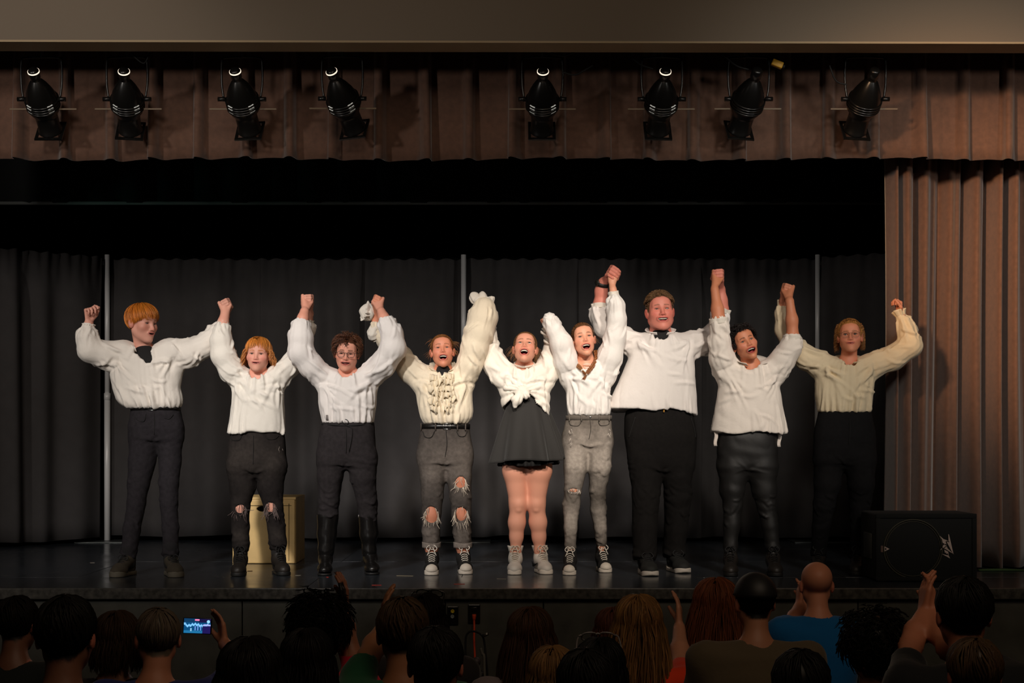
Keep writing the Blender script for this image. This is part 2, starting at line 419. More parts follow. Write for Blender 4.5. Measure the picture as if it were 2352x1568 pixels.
def add_teeth(P, H, lower=False):
    c, R, s = H['c'], H['R'], H['s']; mo, mw = H['mo'], H['mw']
    def f(U, V):
        x = (U-.5)*2*(mw-.002); return np.stack([x, -.0835+9*x**2+.001*np.cos(U*56), -.0605-(V*min(.0085, mo*.9))+.0012*np.abs(np.sin(U*28))*V+(SMB*mw*mw-mo*.45)*(x/mw)**2], -1)
    V, Q = xf(psurf(f, 41, 3), R, c, s); mk('teeth', V, Q, TOOTH, P, solid=.002)
    if lower:
        def g(U, V):
            x = (U-.5)*1.6*mw; return np.stack([x, -.0815+9*x**2, -.0610-2*mo+.0035-V*.004+(SMB*mw*mw+mo*.4)*(x/mw)**2], -1)
        V, Q = xf(psurf(g, 17, 3), R, c, s); mk('teeth', V, Q, TOOTH, P, solid=.002)
    V, Q = xf(ball((0, -.066, -.061-1.55*mo), (mw*.62, .02, mo*.35+.002)), R, c, s); mk('tongue', V, Q, mat('tongue', (168, 72, 70), rough=.4), P)
FING = [(.031, .070), (.011, .079), (-.010, .073), (-.029, .058)]
def add_hand(S, W, up, n, thumb, curl, sc=1.0, tc=35, spread=.06):
    """W wrist, up along the hand, n the way the palm faces, thumb +1/-1 the side of the thumb along up x n; curl[i] = bends of a finger."""
    W, up, n = np.asarray(W, float), nrm(up), np.asarray(n, float); n = nrm(n-up*(n @ up)); lat = np.cross(up, n)*thumb
    for i, (o, L) in enumerate(FING):
        K = W+(up*(.086-abs(o-.005)*.18)+lat*o*.95)*sc
        S.cap(W+lat*o*.45*sc+up*.01*sc, K, .0125*sc, .0105*sc, .010)
        d = nrm(up+lat*o*spread*10); ang = 0; p = K; r = .0092*sc*(1 if i < 3 else .88)
        for j, f in enumerate((.46, .31, .25)):
            ang += math.radians(curl[i][j] if not np.isscalar(curl[i]) else curl[i])
            v = d*math.cos(ang)+n*math.sin(ang); q = p+v*L*f*sc
            S.cap(p, q, r, r*.92, .003 if j else .005); p, r = q, r*.92
    S.ell(W+(up*.045+lat*.012-n*.002)*sc, (.03*sc, .03*sc, .03*sc), None, .01) if False else None
    T = W+(up*.022+lat*.022+n*.006)*sc; a = math.radians(tc)
    d1 = nrm(up*.72+lat*.62+n*.28); d2 = nrm(up*.88+lat*(.3-.5*math.sin(a))+n*math.sin(a)); d3 = nrm(up*.85-lat*.35*math.sin(a)+n*.9*math.sin(a))
    S.cap(T, T+d1*.036*sc, .0155*sc, .0125*sc, .012); K = T+d1*.036*sc
    S.cap(K, K+d2*.034*sc, .0118*sc, .0105*sc, .005); S.cap(K+d2*.034*sc, K+(d2*.034+d3*.027)*sc, .0102*sc, .0085*sc, .003)
def add_clasp(S, W, Hc, s, front, tilt=0, sc=1.0):
    """one of two joined hands at Hc. front: the hand nearer the hall, palm turned away; otherwise its fingers lie across the other hand. s: side of the wrapping knuckles."""
    c, t = math.cos(math.radians(tilt)), math.sin(math.radians(tilt))
    def q(x, y, z): return np.asarray(Hc)+np.array((x*c+z*t, y, -x*t+z*c))*sc
    W = np.asarray(W, float); f = -1 if front else 1; s = s if not front else -s
    S.cap(W, lerp(W, Hc, .8)+np.array((s*.006, f*.008, 0)), .0235*sc, .026*sc, .022)
    for i in range(4):
        z = .036-.0185*i-(.002 if i == 3 else 0); r = (.0095, .0098, .0094, .0082)[i]; e = (.9, 1.0, .95, .8)[i]
        K = q(s*.030, f*.016, z+.002)
        S.cap(W+(Hc-W)*.25+np.array((s*.004*(i-1.5), f*.004, .003*(1.5-i))), K, .0135*sc, .0115*sc, .010)
        p1 = q(s*.024*e, f*-.020, z+.003); p2 = q(-s*.008*e, f*-.031, z); p3 = q(-s*.028*e, f*-.024, z-.003)
        S.cap(K, p1, .0112*sc, r*sc, .006); S.cap(p1, p2, r*sc, r*.95*sc, .002); S.cap(p2, p3, r*.95*sc, r*.84*sc, .002)
    T0 = W+(Hc-W)*.35+np.array((-s*.014, f*.006, 0)); T1 = q(-s*.030, f*.010, -.008); T2 = q(-s*.028, f*-.004, .020); T3 = q(-s*.014, f*-.010, .036)
    S.cap(T0, T1, .0155*sc, .0125*sc, .012); S.cap(T1, T2, .0115*sc, .0105*sc, .005); S.cap(T2, T3, .0105*sc, .0088*sc, .003)
def body_mesh(H, neck, limbs, torso, hands, fine_head=True, step=.0041, coarse=.024):
    pts = np.concatenate([np.array([n[0] for l in limbs+torso for n in l]), [H['c']]])
    lo, hi = pts.min(0)-.16, pts.max(0)+.16; hc, hs = H['c'], H['s']
    fx = [(hc[0]-.1*hs, hc[0]+.1*hs, step)]; fz = [(hc[2]-.14*hs, hc[2]+.10*hs, step)]; fy = [(hc[1]-.13*hs, hc[1]-.02, step), (hc[1]-.02, hc[1]+.11, .006)]
    for h in hands:
        p = np.asarray(h['c']); m = .066; st = h.get('step', .0047)
        fx.append((p[0]-m, p[0]+m, st)); fz.append((p[2]-m-.045, p[2]+m+.025, st)); fy.append((p[1]-.05, p[1]+.05, st))
    S = SDF(lo, hi, coarse, (fx, fy, fz))
    for t in torso: S.chain(t, .05)
    for l in limbs: S.chain(l, .03, k0=.05)
    S.cap(H['c']+H['R'] @ np.array((0, .022, -.045))*hs, neck, .049*hs*H.get('nk', 1), .056*hs*H.get('nk', 1), .025)
    for h in hands: h['fn'](S)
    add_head(S, H, fine_head)
    return S.mesh()
# ---------------------------------------------------------------- hair
CE, RE = np.array((0, .014, .036)), np.array((.079, .099, .083))
def hcol(n, base, var, rng):
    b = np.array(srgb(base)); return np.clip(b*rng.uniform(1-var, 1+var, (n, 1))*rng.uniform(.95, 1.05, (n, 3)), 0, 1)
def add_strands(P, name, paths, r, H, base, var=.35, rng=RNG, sides=3, world=False, tint=None, m=None):
    N, M, _ = paths.shape
    if not world: paths = paths @ H['R'].T*H['s']+H['c']
    rad = r*np.interp(np.linspace(0, 1, M), [0, .15, .7, 1], [.7, 1, .9, .25])[None]*rng.uniform(.75, 1.25, (N, 1))
    V, Q = tubes(paths, rad, sides)
    c = hcol(N, base, var, rng)
    if tint is not None: c = tint(c, paths)
    return mk(name, V, Q, m or HAIR, P, col=np.repeat(c, M*sides, 0))
def polar(H, pole, front, n, th1, m=8, m2=0, hang=0, off=(.02, .12), wave=(0, 0), drift=0, th0=.8, seed=0, grav=None, phr=(0, 2*math.pi), spread=.0, lift=0):
    """strands that run over the head away from a pole; th1(phi, p) is the angle where they stop, then they hang."""
    rng = np.random.default_rng(seed); e3 = nrm(pole); e1 = nrm(np.asarray(front)-e3*np.dot(front, e3)); e2 = np.cross(e3, e1)
    ph = rng.uniform(*phr, n); T1 = np.array([th1(p) for p in ph])*rng.uniform(.93, 1.04, n); T0 = T1*rng.uniform(0.03, th0, n)
    t = np.linspace(0, 1, m)[None]; th = T0[:, None]+(T1-T0)[:, None]*t
    p2 = ph[:, None]+drift*(th/1.5)+wave[0]*.5*np.sin(wave[1]*th+ph[:, None]*7)
    d = np.sin(th)[..., None]*(np.cos(p2)[..., None]*e1+np.sin(p2)[..., None]*e2)+np.cos(th)[..., None]*e3
    rr = 1/np.sqrt(((d/RE)**2).sum(-1)); o = off[0]+(off[1]-off[0])*rng.uniform(0, 1, (n, 1))*np.sin(np.clip(t*1.2, 0, 1)*1.5)
    pts = CE+d*(rr*(1+o)+lift*t)[..., None]
    if m2:
        g = np.asarray(grav if grav is not None else H['R'].T @ np.array((0, 0, -1.))); L = np.broadcast_to(np.asarray(hang(ph) if callable(hang) else hang, float), (n,))*rng.uniform(.75, 1.1, n)
        tan = pts[:, -1]-pts[:, -2]; tan /= np.linalg.norm(tan, axis=1, keepdims=True)+1e-9; p = pts[:, -1]; ext = []
        out = p-CE; out -= g*(out @ g)[:, None]; out /= np.linalg.norm(out, axis=1, keepdims=True)+1e-9
        ax1 = rng.normal(size=(n, 3)); k0 = rng.uniform(0, 6.28, n)
        for k in range(m2):
            a = min(1, (k+1)/2.5); v = tan*(1-a)+g*a+out*spread*(1-k/m2); v /= np.linalg.norm(v, axis=1, keepdims=True)
            p = p+v*(L/m2)[:, None]; ext.append(p+(out*np.sin(k0+k*wave[1]*.17)[:, None]+np.cross(out, g)*np.cos(k0+k*wave[1]*.17)[:, None])*wave[0]*.07)
        pts = np.concatenate([pts, np.stack(ext, 1)], 1)
    return pts
def scalp_limit(pole, front, ext=0):                 # angle from the pole at which a great circle leaves the hair
    e3 = nrm(pole); e1 = nrm(np.asarray(front)-e3*np.dot(front, e3)); e2 = np.cross(e3, e1)
    def f(ph):
        for th in np.linspace(.3, 3.0, 55):
            d = math.sin(th)*(math.cos(ph)*e1+math.sin(ph)*e2)+math.cos(th)*e3; p = CE+d/np.sqrt(((d/RE)**2).sum())
            if p[2] < hairline(p[1])+.003: return th+ext
        return 3.0
    return f
def curls(n, length, rad, turns, m=12, seed=0, keep=None, gravity=.5, bias=(0, 0, 0)):
    rng = np.random.default_rng(seed); d = rng.normal(size=(n*4, 3)); d /= np.linalg.norm(d, axis=1, keepdims=True); p = CE+d*RE
    ok = p[:, 2] > hairline(p[:, 1])+.004
    if keep is not None: ok &= keep(p)
    p, d = p[ok][:n], d[ok][:n]; n = len(p); nn = d/RE; nn /= np.linalg.norm(nn, axis=1, keepdims=True)
    t = np.linspace(0, 1, m)[None, :, None]; rt = rng.normal(size=(n, 3)); tan = np.cross(nn, rt); tan /= np.linalg.norm(tan, axis=1, keepdims=True); bt = np.cross(nn, tan)
    L = length*rng.uniform(.6, 1.2, (n, 1, 1)); a = (turns*rng.uniform(.7, 1.3, (n, 1, 1))*t*6.28)+rng.uniform(0, 6.28, (n, 1, 1))
    flow = np.cross(np.cross(nn, np.array((0, .35, -1))+np.asarray(bias)), nn); flow /= np.linalg.norm(flow, axis=1, keepdims=True)+1e-6
    return p[:, None]+nn[:, None]*(L*.45*np.sin(t*1.9)+rad*.4)+flow[:, None]*L*t*gravity*1.5+rad*np.minimum(t*3, 1)*(np.cos(a)*tan[:, None]+np.sin(a)*bt[:, None])
def wisps(n, roots, length, seed, up=0.2, m=9):      # loose single hairs
    rng = np.random.default_rng(seed); r = np.asarray(roots)[rng.integers(0, len(roots), n)]+rng.normal(size=(n, 3))*.008
    d = r-CE; d /= np.linalg.norm(d, axis=1, keepdims=True); d += rng.normal(size=(n, 3))*.35+np.array((0, .2, up)); p = r; out = [p]
    for k in range(m-1):
        d = d+np.array((0, 0, -.28))+rng.normal(size=(n, 3))*.22; v = d/np.linalg.norm(d, axis=1, keepdims=True)
        p = p+v*(length*rng.uniform(.6, 1.3, (n, 1))/m); out.append(p)
    return np.stack(out, 1)
def loose_hair(P, H, spots, n, ln, seed, col, r=.0005):
    for k, s_ in enumerate((-1, 1)): add_strands(P, 'loose_hair', wisps(n//2, [q for q in spots if q[0]*s_ > 0], ln, seed+k), r, H, col, .3)
def braid(path, r, n=48, turns=7):                   # three plaited strands along a path
    p = smooth_path(path, n); t = np.linspace(0, 1, n); T = np.gradient(p, axis=0); T /= np.linalg.norm(T, axis=1, keepdims=True)
    A = np.cross(T, (0, 1., 0)); A /= np.linalg.norm(A, axis=1, keepdims=True); B = np.cross(T, A); w = np.interp(t, [0, .1, .8, 1], [1, 1, .75, .35])[:, None]
    ph = t[:, None]*turns*math.pi; out = []
    for k in range(3):
        a = ph+k*2*math.pi/3; out.append(p+A*np.sin(a)*r*.8*w+B*np.sin(2*a)*r*.4*w)
    return np.stack(out), (r*.62*w[:, 0])[None]
# ---------------------------------------------------------------- clothing
def fold_disp(V, N, segs, seed=0, crumple=.003):
    """radial gathers round the limb axis each vertex belongs to: segs = (a, b, radius, folds, amplitude)"""
    best = []
    for a, b, r, n, amp in segs:
        ba = b-a; t = np.clip((V-a) @ ba/(ba @ ba), 0, 1); p = V-a-t[:, None]*ba; d = np.linalg.norm(p, axis=1)-r
        ax_ = nrm(ba); A = nrm(np.cross(ax_, (.1, 1, .05))); B = np.cross(ax_, A); th = np.arctan2(p @ A, p @ B)
        al = (V @ ax_)[:, None]*ax_; q = (V-al)+al*.28
        u = n*th*.5+1.6*sn(q, 9, seed)+1.0*sn(q, 21, seed+1)
        best.append((d, amp*(np.abs(np.sin(u))**.8-.6)*(.55+.45*sn(V, 6, seed+2))))
    D = np.stack([b[0] for b in best]); W = np.exp(-(D-D.min(0))/.018); W /= W.sum(0)
    disp = (W*np.stack([b[1] for b in best])).sum(0)
    return disp+crumple*(np.abs(sn(V, 26, seed+3))-.45)+crumple*.6*(np.abs(sn(V, 47, seed+4))-.45)
def crease_disp(V, N, lines):                        # each line (polyline, width, height, taper): one ridge of cloth with a hollow beside it
    D = np.zeros(len(V))
    for P, w, h, tp in lines:
        P = np.asarray(P); lo, hi = P.min(0)-.06, P.max(0)+.06; I = np.nonzero(((V > lo) & (V < hi)).all(1))[0]
        if not len(I): continue
        v, n = V[I], N[I]; best = np.full(len(I), 9.); sd = np.zeros(len(I)); tt = np.zeros(len(I)); m = len(P)-1
        for i in range(m):
            a, ba = P[i], P[i+1]-P[i]; t = np.clip((v-a) @ ba/(ba @ ba+1e-12), 0, 1); r = v-a-t[:, None]*ba
            side = np.cross(n, ba/np.linalg.norm(ba)); side /= np.linalg.norm(side, axis=1, keepdims=True)+1e-9
            x = (r*side).sum(1); y = (r*n).sum(1); z = np.linalg.norm(r, axis=1); z2 = np.sqrt(np.maximum(z*z-y*y*.85, 0)); g = z2 < best
            best = np.where(g, z2, best); sd = np.where(g, x, sd); tt = np.where(g, (i+t)/m, tt)
        off = np.abs(np.sqrt(np.maximum(best**2, 0))); e = np.exp(-(off/w)**2)-.45*np.exp(-((sd-1.7*w)/(1.1*w))**2)*(off < 4*w)
        env = {'s': np.sin(np.pi*np.clip(tt, 0, 1))**.7, 'a': (1-tt)**.8*np.clip(tt*8+.4, 0, 1)}[tp]
        D[I] += h*e*env
    return np.clip(D, -.011, .022)
def star_disp(V, c, n, amp, rad, seed=0):            # pulls that radiate from a point (armpit, knot)
    p = V-np.asarray(c); d = np.linalg.norm(p[:, [0, 2]], axis=1); th = np.arctan2(p[:, 2], p[:, 0])
    return amp*(np.abs(np.sin(n*th*.5+1.2*sn(V, 8, seed)))**.8-.6)*np.exp(-(d/rad)**2)*np.clip(d/.03, 0, 1)
def frill(c, axis, r0, r1, ln, waves, amp, seed=0, nu=96, nv=6, ell_=1.0):
    ax_ = nrm(axis); A = nrm(np.cross(ax_, (0, 1, .02))); B = np.cross(ax_, A); c = np.asarray(c, float)
    def f(U, V):
        th = U*2*math.pi; ph = waves*th+1.5*np.sin(3*th+seed)+.8*np.sin(5*th+seed*2)
        r = r0+(r1-r0)*V**1.2+amp*V*np.sin(ph); z = ln*V*(1+.12*np.sin(2*th+seed))+amp*.3*V*np.cos(ph)
        return c+ax_*z[..., None]+A*(r*np.cos(th))[..., None]+B*(r*ell_*np.sin(th))[..., None]
    return psurf(f, nu, nv, True)
def puff(c, r, R=None, seed=0, folds=9, amp=.10):    # a gathered puff of cloth
    V, Q = ball((0, 0, 0), 1, 44, 24); a = np.arctan2(V[:, 1], V[:, 0]); k = 1+amp*(np.abs(np.sin(folds*.5*a+1.3*sn(V, 2.2, seed)))-.5)*np.clip(1.1-V[:, 2], .2, 1.6)+.10*sn(V, 3.0, seed+1)
    V = V*k[:, None]*np.asarray(r); V = V if R is None else V @ np.asarray(R).T; return V+np.asarray(c), Q
def collar_band(c, R, rx, ry, h, flare=.004, gap=0.0, lean=0.0, nu=48, wav=0):
    """an upright neckband; gap: half opening at the throat (radians)"""
    def f(U, V):
        th = -math.pi/2+gap+U*(2*math.pi-2*gap); k = 1+flare/rx*V*2
        p = np.stack([rx*k*np.cos(th)+wav*V*np.sin(th*9), ry*k*np.sin(th)+lean*np.sin(th), h*V*(1+.15*np.sin(th))+.012*np.sin(th)], -1); return p @ np.asarray(R).T+np.asarray(c)
    return psurf(f, nu, 4)
# ---------------------------------------------------------------- shoes (built once per style, local: toe to -y, floor at z=0)
_SH = {}
def shoe_parts(style):
    if style in _SH: return _SH[style]
    out = []
    hi = style in ('canvas', 'whitehigh', 'laceboot', 'tallboot')
    S = SDF((-.07, -.23, -.01), (.07, .09, .2), .0055)
    tw = .046 if style not in ('sneaker', 'skate') else .049; th_ = .036 if style != 'laceboot' else .040
    S.ell((0, -.142, .034), (tw-.003, .058, th_)); S.cap((0, -.11, .048), (0, -.025, .088), .036, .041, .03); S.cap((0, .018, .042), (0, .012, .095), .034, .037, .03)
    S.cap((-.012, -.12, .035), (.012, -.12, .035), .034, .034, .02)
    if hi: S.cap((0, -.012, .09), (0, .004, .150 if style != 'laceboot' else .165), .040, .0405, .03)
    S.ell((0, .006, .2 if hi else .135), (.034, .036, .04), None, .006, 's')
    x, y, z = S.pts((slice(None),)*3); comb(S.d, np.broadcast_to(.02-z, S.d.shape), .004, 'i')
    V, Q = S.mesh(); V = relax(V, Q, 1)
    um = dict(canvas=CANVAS, whitehigh=mat('white_leather', (205, 196, 184), rough=.55, bump=(80, .2, .003)), laceboot=DULLLEATHER, tallboot=LEATHER, skate=mat('olive_suede', (58, 50, 38), rough=.9), sneaker=mat('grey_mesh', (30, 30, 27), rough=.8, bump=(250, .4, .002)), blackboot=LEATHER)
    out.append(('upper', V, Q, um.get(style, LEATHER)))
    S = SDF((-.08, -.23, -.02), (.08, .1, .07), .0055); e = .004
    th_s = dict(canvas=.026, whitehigh=.022, laceboot=.016, tallboot=.014, skate=.024, sneaker=.022).get(style, .022)
    X, Y, Z = S.pts((slice(None),)*3)
    def c2(a, b, ra, rb):
        t = np.clip((Y-a)/(b-a), 0, 1); return np.sqrt(X**2+(Y-a-t*(b-a))**2)-(ra+(rb-ra)*t)
    f2 = np.minimum(c2(-.15, -.06, tw+.001, .040), c2(-.06, .026, .040, .036)); up = Z-(th_s+.012*np.clip((-Y-.12)/.07, 0, 1)*(style != 'tallboot'))
    if style == 'sneaker': up = up-.012*np.clip((Y-.0)/.05, 0, 1)
    low = -Z+.010*np.clip((-Y-.15)/.05, 0, 1)**2*(style in ('sneaker',))
    S.d = np.maximum(np.maximum(f2, up), low).astype(np.float32); V, Q = S.mesh()
    sm = dict(canvas=RUBBER, whitehigh=RUBBER, skate=mat('tan_rubber', (88, 81, 68), rough=.7), sneaker=mat('grey_rubber', (196, 186, 174), rough=.6))
    out.append(('sole', V, Q, sm.get(style, DARKRUBBER)))
    if style == 'canvas':
        S = SDF((-.07, -.23, 0), (.07, -.1, .1), .0045); S.ell((0, -.146, .034), (tw-.0005, .0585, th_+.0025), None, 0)
        X, Y, Z = S.pts((slice(None),)*3); comb(S.d, np.broadcast_to(Y+.166+.25*np.abs(X)-.008, S.d.shape), .003, 'i'); comb(S.d, np.broadcast_to(.022-Z, S.d.shape), .003, 'i'); V, Q = S.mesh(); out.append(('toe_cap', V, Q, RUBBER))
    lm = dict(canvas=LACE, whitehigh=mat('cream_cord', (190, 178, 160), rough=.8)).get(style, BLACKCORD)
    if style != 'tallboot':
        pts = []; n = 7 if hi else 5
        for i in range(n):
            t = i/(n-1); y = -.122+t*(.092 if hi else .062); z = .0835+t*(.072 if hi else .034)+.003
            if t > .6 and hi: y = -.122+.092*.6+(t-.6)*.045; z = .0835+.072*.6+.003+(t-.6)*.115
            a = np.array([[-.021, y+.006, z-.010], [-.011, y-.001, z-.001], [0, y-.002, z+.001], [.011, y-.001, z-.001], [.021, y+.006, z-.010]]); pts.append(a if i % 2 else a[::-1])
        lv = tubes(np.stack(pts), .0032 if style != 'laceboot' else .0028, 6); parts = [lv]
        top = pts[-1][2]
        for sx in (-1, 1):
            parts.append(tube(smooth_path([top, top+(sx*.018, -.012, .006), top+(sx*.034, -.018, -.012), top+(sx*.020, -.022, -.026), top+(sx*.003, -.008, -.002)], 14), .0029, 6))
            parts.append(tube(smooth_path([top, top+(sx*.010, -.014, -.012), top+(sx*.020, -.030, -.036), top+(sx*.030, -.034, -.058)], 10), .0029, 6))
        V, Q = join(parts); out.append(('shoelace', V, Q, lm))
    _SH[style] = out; return out
def shoe(P, toe, yaw, style, sc=1.0, name='shoe'):
    tx, ty = toe; y = FPX*(CAMZ-SZ)/(ty-HY); tip = at(tx, ty, y); R = rotm(yaw); o = tip-R @ np.array((0, -.196*sc, 0)); o[2] = SZ
    root = empty(name, o); root.parent = P; root.location = o-parent_org(P)
    first = None
    for nm, V, Q, m in shoe_parts(style):
        V2, Q2 = xf((V, Q), R, o, sc)
        if first is None:
            bpy.data.objects.remove(root); first = mk(name, V2, Q2, m, P, org=o)
        else: mk(nm, V2, Q2, m, first, org=o)
    return o, R, first
# ---------------------------------------------------------------- the hall and the stage house
def nodes_floor():
    m = mat('black_stage_paint', (20, 21, 22), rough=.3, spec=.8); nt = m.node_tree; b = nt.nodes['Principled BSDF']
    tc = nt.nodes.new('ShaderNodeTexCoord'); mp = nt.nodes.new('ShaderNodeMapping'); mp.inputs['Scale'].default_value = (5, 34, 1); nt.links.new(tc.outputs['Object'], mp.inputs['Vector'])
    v = nt.nodes.new('ShaderNodeTexNoise'); v.inputs['Scale'].default_value = 1.7; v.inputs['Detail'].default_value = 4; nt.links.new(mp.outputs[0], v.inputs['Vector'])
    r = nt.nodes.new('ShaderNodeMapRange'); r.inputs['From Min'].default_value = .655; r.inputs['From Max'].default_value = .70; nt.links.new(v.outputs['Fac'], r.inputs['Value'])
    n2 = nt.nodes.new('ShaderNodeTexNoise'); n2.inputs['Scale'].default_value = 1.6; n2.inputs['Detail'].default_value = 6; nt.links.new(tc.outputs['Object'], n2.inputs['Vector'])
    r2 = nt.nodes.new('ShaderNodeMapRange'); r2.inputs['From Min'].default_value = .3; r2.inputs['From Max'].default_value = .7; r2.inputs['To Min'].default_value = .15; r2.inputs['To Max'].default_value = .30; nt.links.new(n2.outputs['Fac'], r2.inputs['Value']); nt.links.new(r2.outputs[0], b.inputs['Roughness'])
    mx = nt.nodes.new('ShaderNodeMix'); mx.data_type = 'RGBA'; mx.inputs[6].default_value = (*srgb((44, 49, 55)), 1); mx.inputs[7].default_value = (*srgb((120, 116, 108)), 1); nt.links.new(r.outputs[0], mx.inputs[0]); nt.links.new(mx.outputs[2], b.inputs['Base Color'])
    n3 = nt.nodes.new('ShaderNodeTexNoise'); n3.inputs['Scale'].default_value = 9; nt.links.new(tc.outputs['Object'], n3.inputs['Vector']); bp = nt.nodes.new('ShaderNodeBump'); bp.inputs['Strength'].default_value = .08; bp.inputs['Distance'].default_value = .01
    nt.links.new(n3.outputs['Fac'], bp.inputs['Height']); nt.links.new(bp.outputs['Normal'], b.inputs['Normal']); return m
STAGE = nodes_floor()
BLACKWALL = mat('black_wall_paint', (18, 17, 16), rough=.9)
PLASTER = mat('beige_plaster', (120, 107, 92), rough=.85, bump=(300, .2, .002))
VELVET = mat('brown_velour', (104, 72, 55), rough=.8, sheen=.5, noise=(30, .85, 1.15), bump=(150, .2, .002))
DRAPE = mat('black_serge', (70, 67, 67), rough=.95, noise=(9, .93, 1.07), bump=(90, .2, .003))
BORDERM = mat('black_velour', (12, 13, 13), rough=1)
def struct(name, V, Q, m, **kw): return tag(mk(name, V, Q, m, None, org=kw.pop('org', (0, 0, 0)), smooth=kw.pop('smooth', False), **kw), kind='structure')
struct('floor', *box((-7.6, -9, -.1), (7.6, 14.9, 0)), mat('hall_carpet', (34, 30, 30), rough=.95, noise=(40, .7, 1.3)))
struct('ceiling', *box((-7.6, -9, 6.8), (7.6, 14.9, 6.9)), mat('hall_ceiling', (70, 62, 54), rough=.95))
struct('wall_left', *box((-7.7, -9, 0), (-7.6, 14.9, 6.8)), mat('hall_wall', (96, 84, 70), rough=.9))
struct('wall_right', *box((7.6, -9, 0), (7.7, 14.9, 6.8)), mat('hall_wall', (96, 84, 70)))
struct('wall_front', *box((-7.6, -9.1, 0), (7.6, -9, 6.8)), mat('hall_wall', (96, 84, 70)))
struct('wall_back', *box((-7.6, 14.8, 0), (7.6, 14.9, 6.8)), BLACKWALL)
for x0, x1, z0, z1 in ((-.42, .28, 3.42, 3.56), (-2.2, -1.2, 3.42, 3.55)):
    V, Q = box((x0, 14.74, z0), (x1, 14.8, z1), .01); tag(mk('wall_panel', V, Q, mat('brown_board', (120, 92, 62), rough=.8), None, org=((x0+x1)/2, 14.8, z0), smooth=False), kind='structure')
hy = lambda x: 9.2-.0105*x
def skewbox(x0, x1, d0, d1, z0, z1):
    V, Q = box((x0, 0, z0), (x1, 1, z1)); V = V.copy(); t = V[:, 1].copy(); V[:, 1] = [9.2+(.008*v[0])+(d0 if k < .5 else d1) for v, k in zip(V, t)]; return V, Q
struct('wall_proscenium', *skewbox(-7.6, 7.6, 0, .225, 4.262, 6.8), PLASTER)
tag(mk('soffit_1', *skewbox(-7.6, 7.6, .0, .225, 4.25, 4.262), mat('bounce_lit_soffit', (170, 148, 116), rough=.7), None, org=(0, 9.2, 4.25), smooth=False), kind='structure')  # header underside, coloured paler to stand for light bounced off the stage
for s_ in (-1, 1): struct('wall_proscenium', *box((min(s_*5.2, s_*7.6), 9.2, 0), (max(s_*5.2, s_*7.6), 9.42, 4.25)), PLASTER)
# stage: platform, deck sheets, lip, fascia panels
st = struct('stage', *box((-5.2, 9.14, 0), (5.2, 14.8, SZ-.02)), BLACKWALL)
rows = [(9.075, 9.77), (9.773, 10.99), (10.993, 12.21), (12.213, 13.43), (13.433, 14.8)]
for i, (a, b) in enumerate(rows):
    xs = np.arange(-6.1+(.9 if i % 2 else 0), 6, 2.44)
    for x in xs:
        x0, x1 = max(-5.2, x+.0015), min(5.2, x+2.44-.0015)
        if x1 > x0: mk('deck_sheet', *box((x0, a, SZ-.02), (x1, b, SZ+RNG.uniform(-.0012, .0)), .0015), STAGE, st, org=(x0, a, SZ), smooth=False)
mk('nosing', *box((-5.2, 9.06, SZ-.065), (5.2, 9.095, SZ-.0005), .004), mat('worn_black_edge', (66, 64, 60), rough=.4, noise=(30, .5, 2.2)), st, org=(0, 9.06, SZ), smooth=False)
FAS = mat('black_fascia_paint', (82, 82, 76), rough=.6, noise=(6, .7, 1.3), bump=(18, .2, .004))
xs = [-5.2] + [float(at(x, 1400, 9.11)[0]) for x in (-190, 172, 557, 800, 1023, 1248, 1610, 1970)] + [5.2]
for a, b in zip(xs[:-1], xs[1:]): mk('fascia_panel', *box((a+.003, 9.10, .01), (b-.003, 9.14, SZ-.07), .004), FAS, st, org=(a, 9.1, 0), smooth=False)
# ---------------------------------------------------------------- curtains
def sheet(name, p0, p1, zt, zb, off, nu, nv, m, parent=None, zw=None, solid=.006, label=None, cat=None, group=None):
    p0, p1 = np.array(p0, float), np.array(p1, float); L = np.linalg.norm(p1-p0); d = (p1-p0)/L; nm = np.array((d[1], -d[0]))
    def f(U, V):
        s_ = U*L; o, side = off(s_, V); x = p0[0]+d[0]*(s_+side)+nm[0]*o; y = p0[1]+d[1]*(s_+side)+nm[1]*o
        z = zt+(zb-zt)*V+(zw(s_, V) if zw else 0); return np.stack([x, y, z], -1)
    V, Q = psurf(f, nu, nv); o = mk(name, V, Q, m, parent, org=(V.mean(0)[0], V.mean(0)[1], zb) if parent is None else None, solid=solid)
    if label: tag(o, label, cat, group)
    return o
def vfold(s_, V):                                    # knife pleats of the valance, one every .293 m
    k = (s_/.294) % 1; j = np.floor(s_/.294); wv = .5+.5*np.sin(j*2.3)
    b = np.clip(np.sin(np.clip((k-.38)/.27, 0, 1)*math.pi), 0, 1)**.6; return (.070+.026*wv)*b*(.55+.45*V)+.012*np.sin(s_*7+j)*V, .025*V*b*np.sin(j*1.7)
sheet('valance', (-4.25, 10.07), (4.95, 10.07), 4.9, 3.702, vfold, 700, 14, VELVET, zw=lambda s_, V: V**4*(.010*np.abs(np.sin(s_*10.8+.5))+.008*np.sin(s_*3.1)), label='pleated brown valance hanging across the top of the stage', cat='valance')
def mfold(s_, V):
    a = s_+.05*np.sin(s_*5.1)+.012*np.sin(V*2.2+s_*6); u = a*46+1.3*np.sin(a*9.2); r = (.5-.5*np.cos(u))**.8*(.55+.45*np.sin(a*5.3+1)**2)
    return (r-.5)*.21*(.75+.25*V)+.04*np.sin(a*7.3+.8+.5*V)+.018*np.sin(a*83+V*2+2*np.sin(a*11)), .02*np.sin(V*3+s_*4)
sheet('stage_curtain', (2.515, 10.40), (4.95, 10.48), 4.6, 1.012, mfold, 520, 20, VELVET, label='long brown velour stage curtain gathered in deep folds at the right wing', cat='curtain')
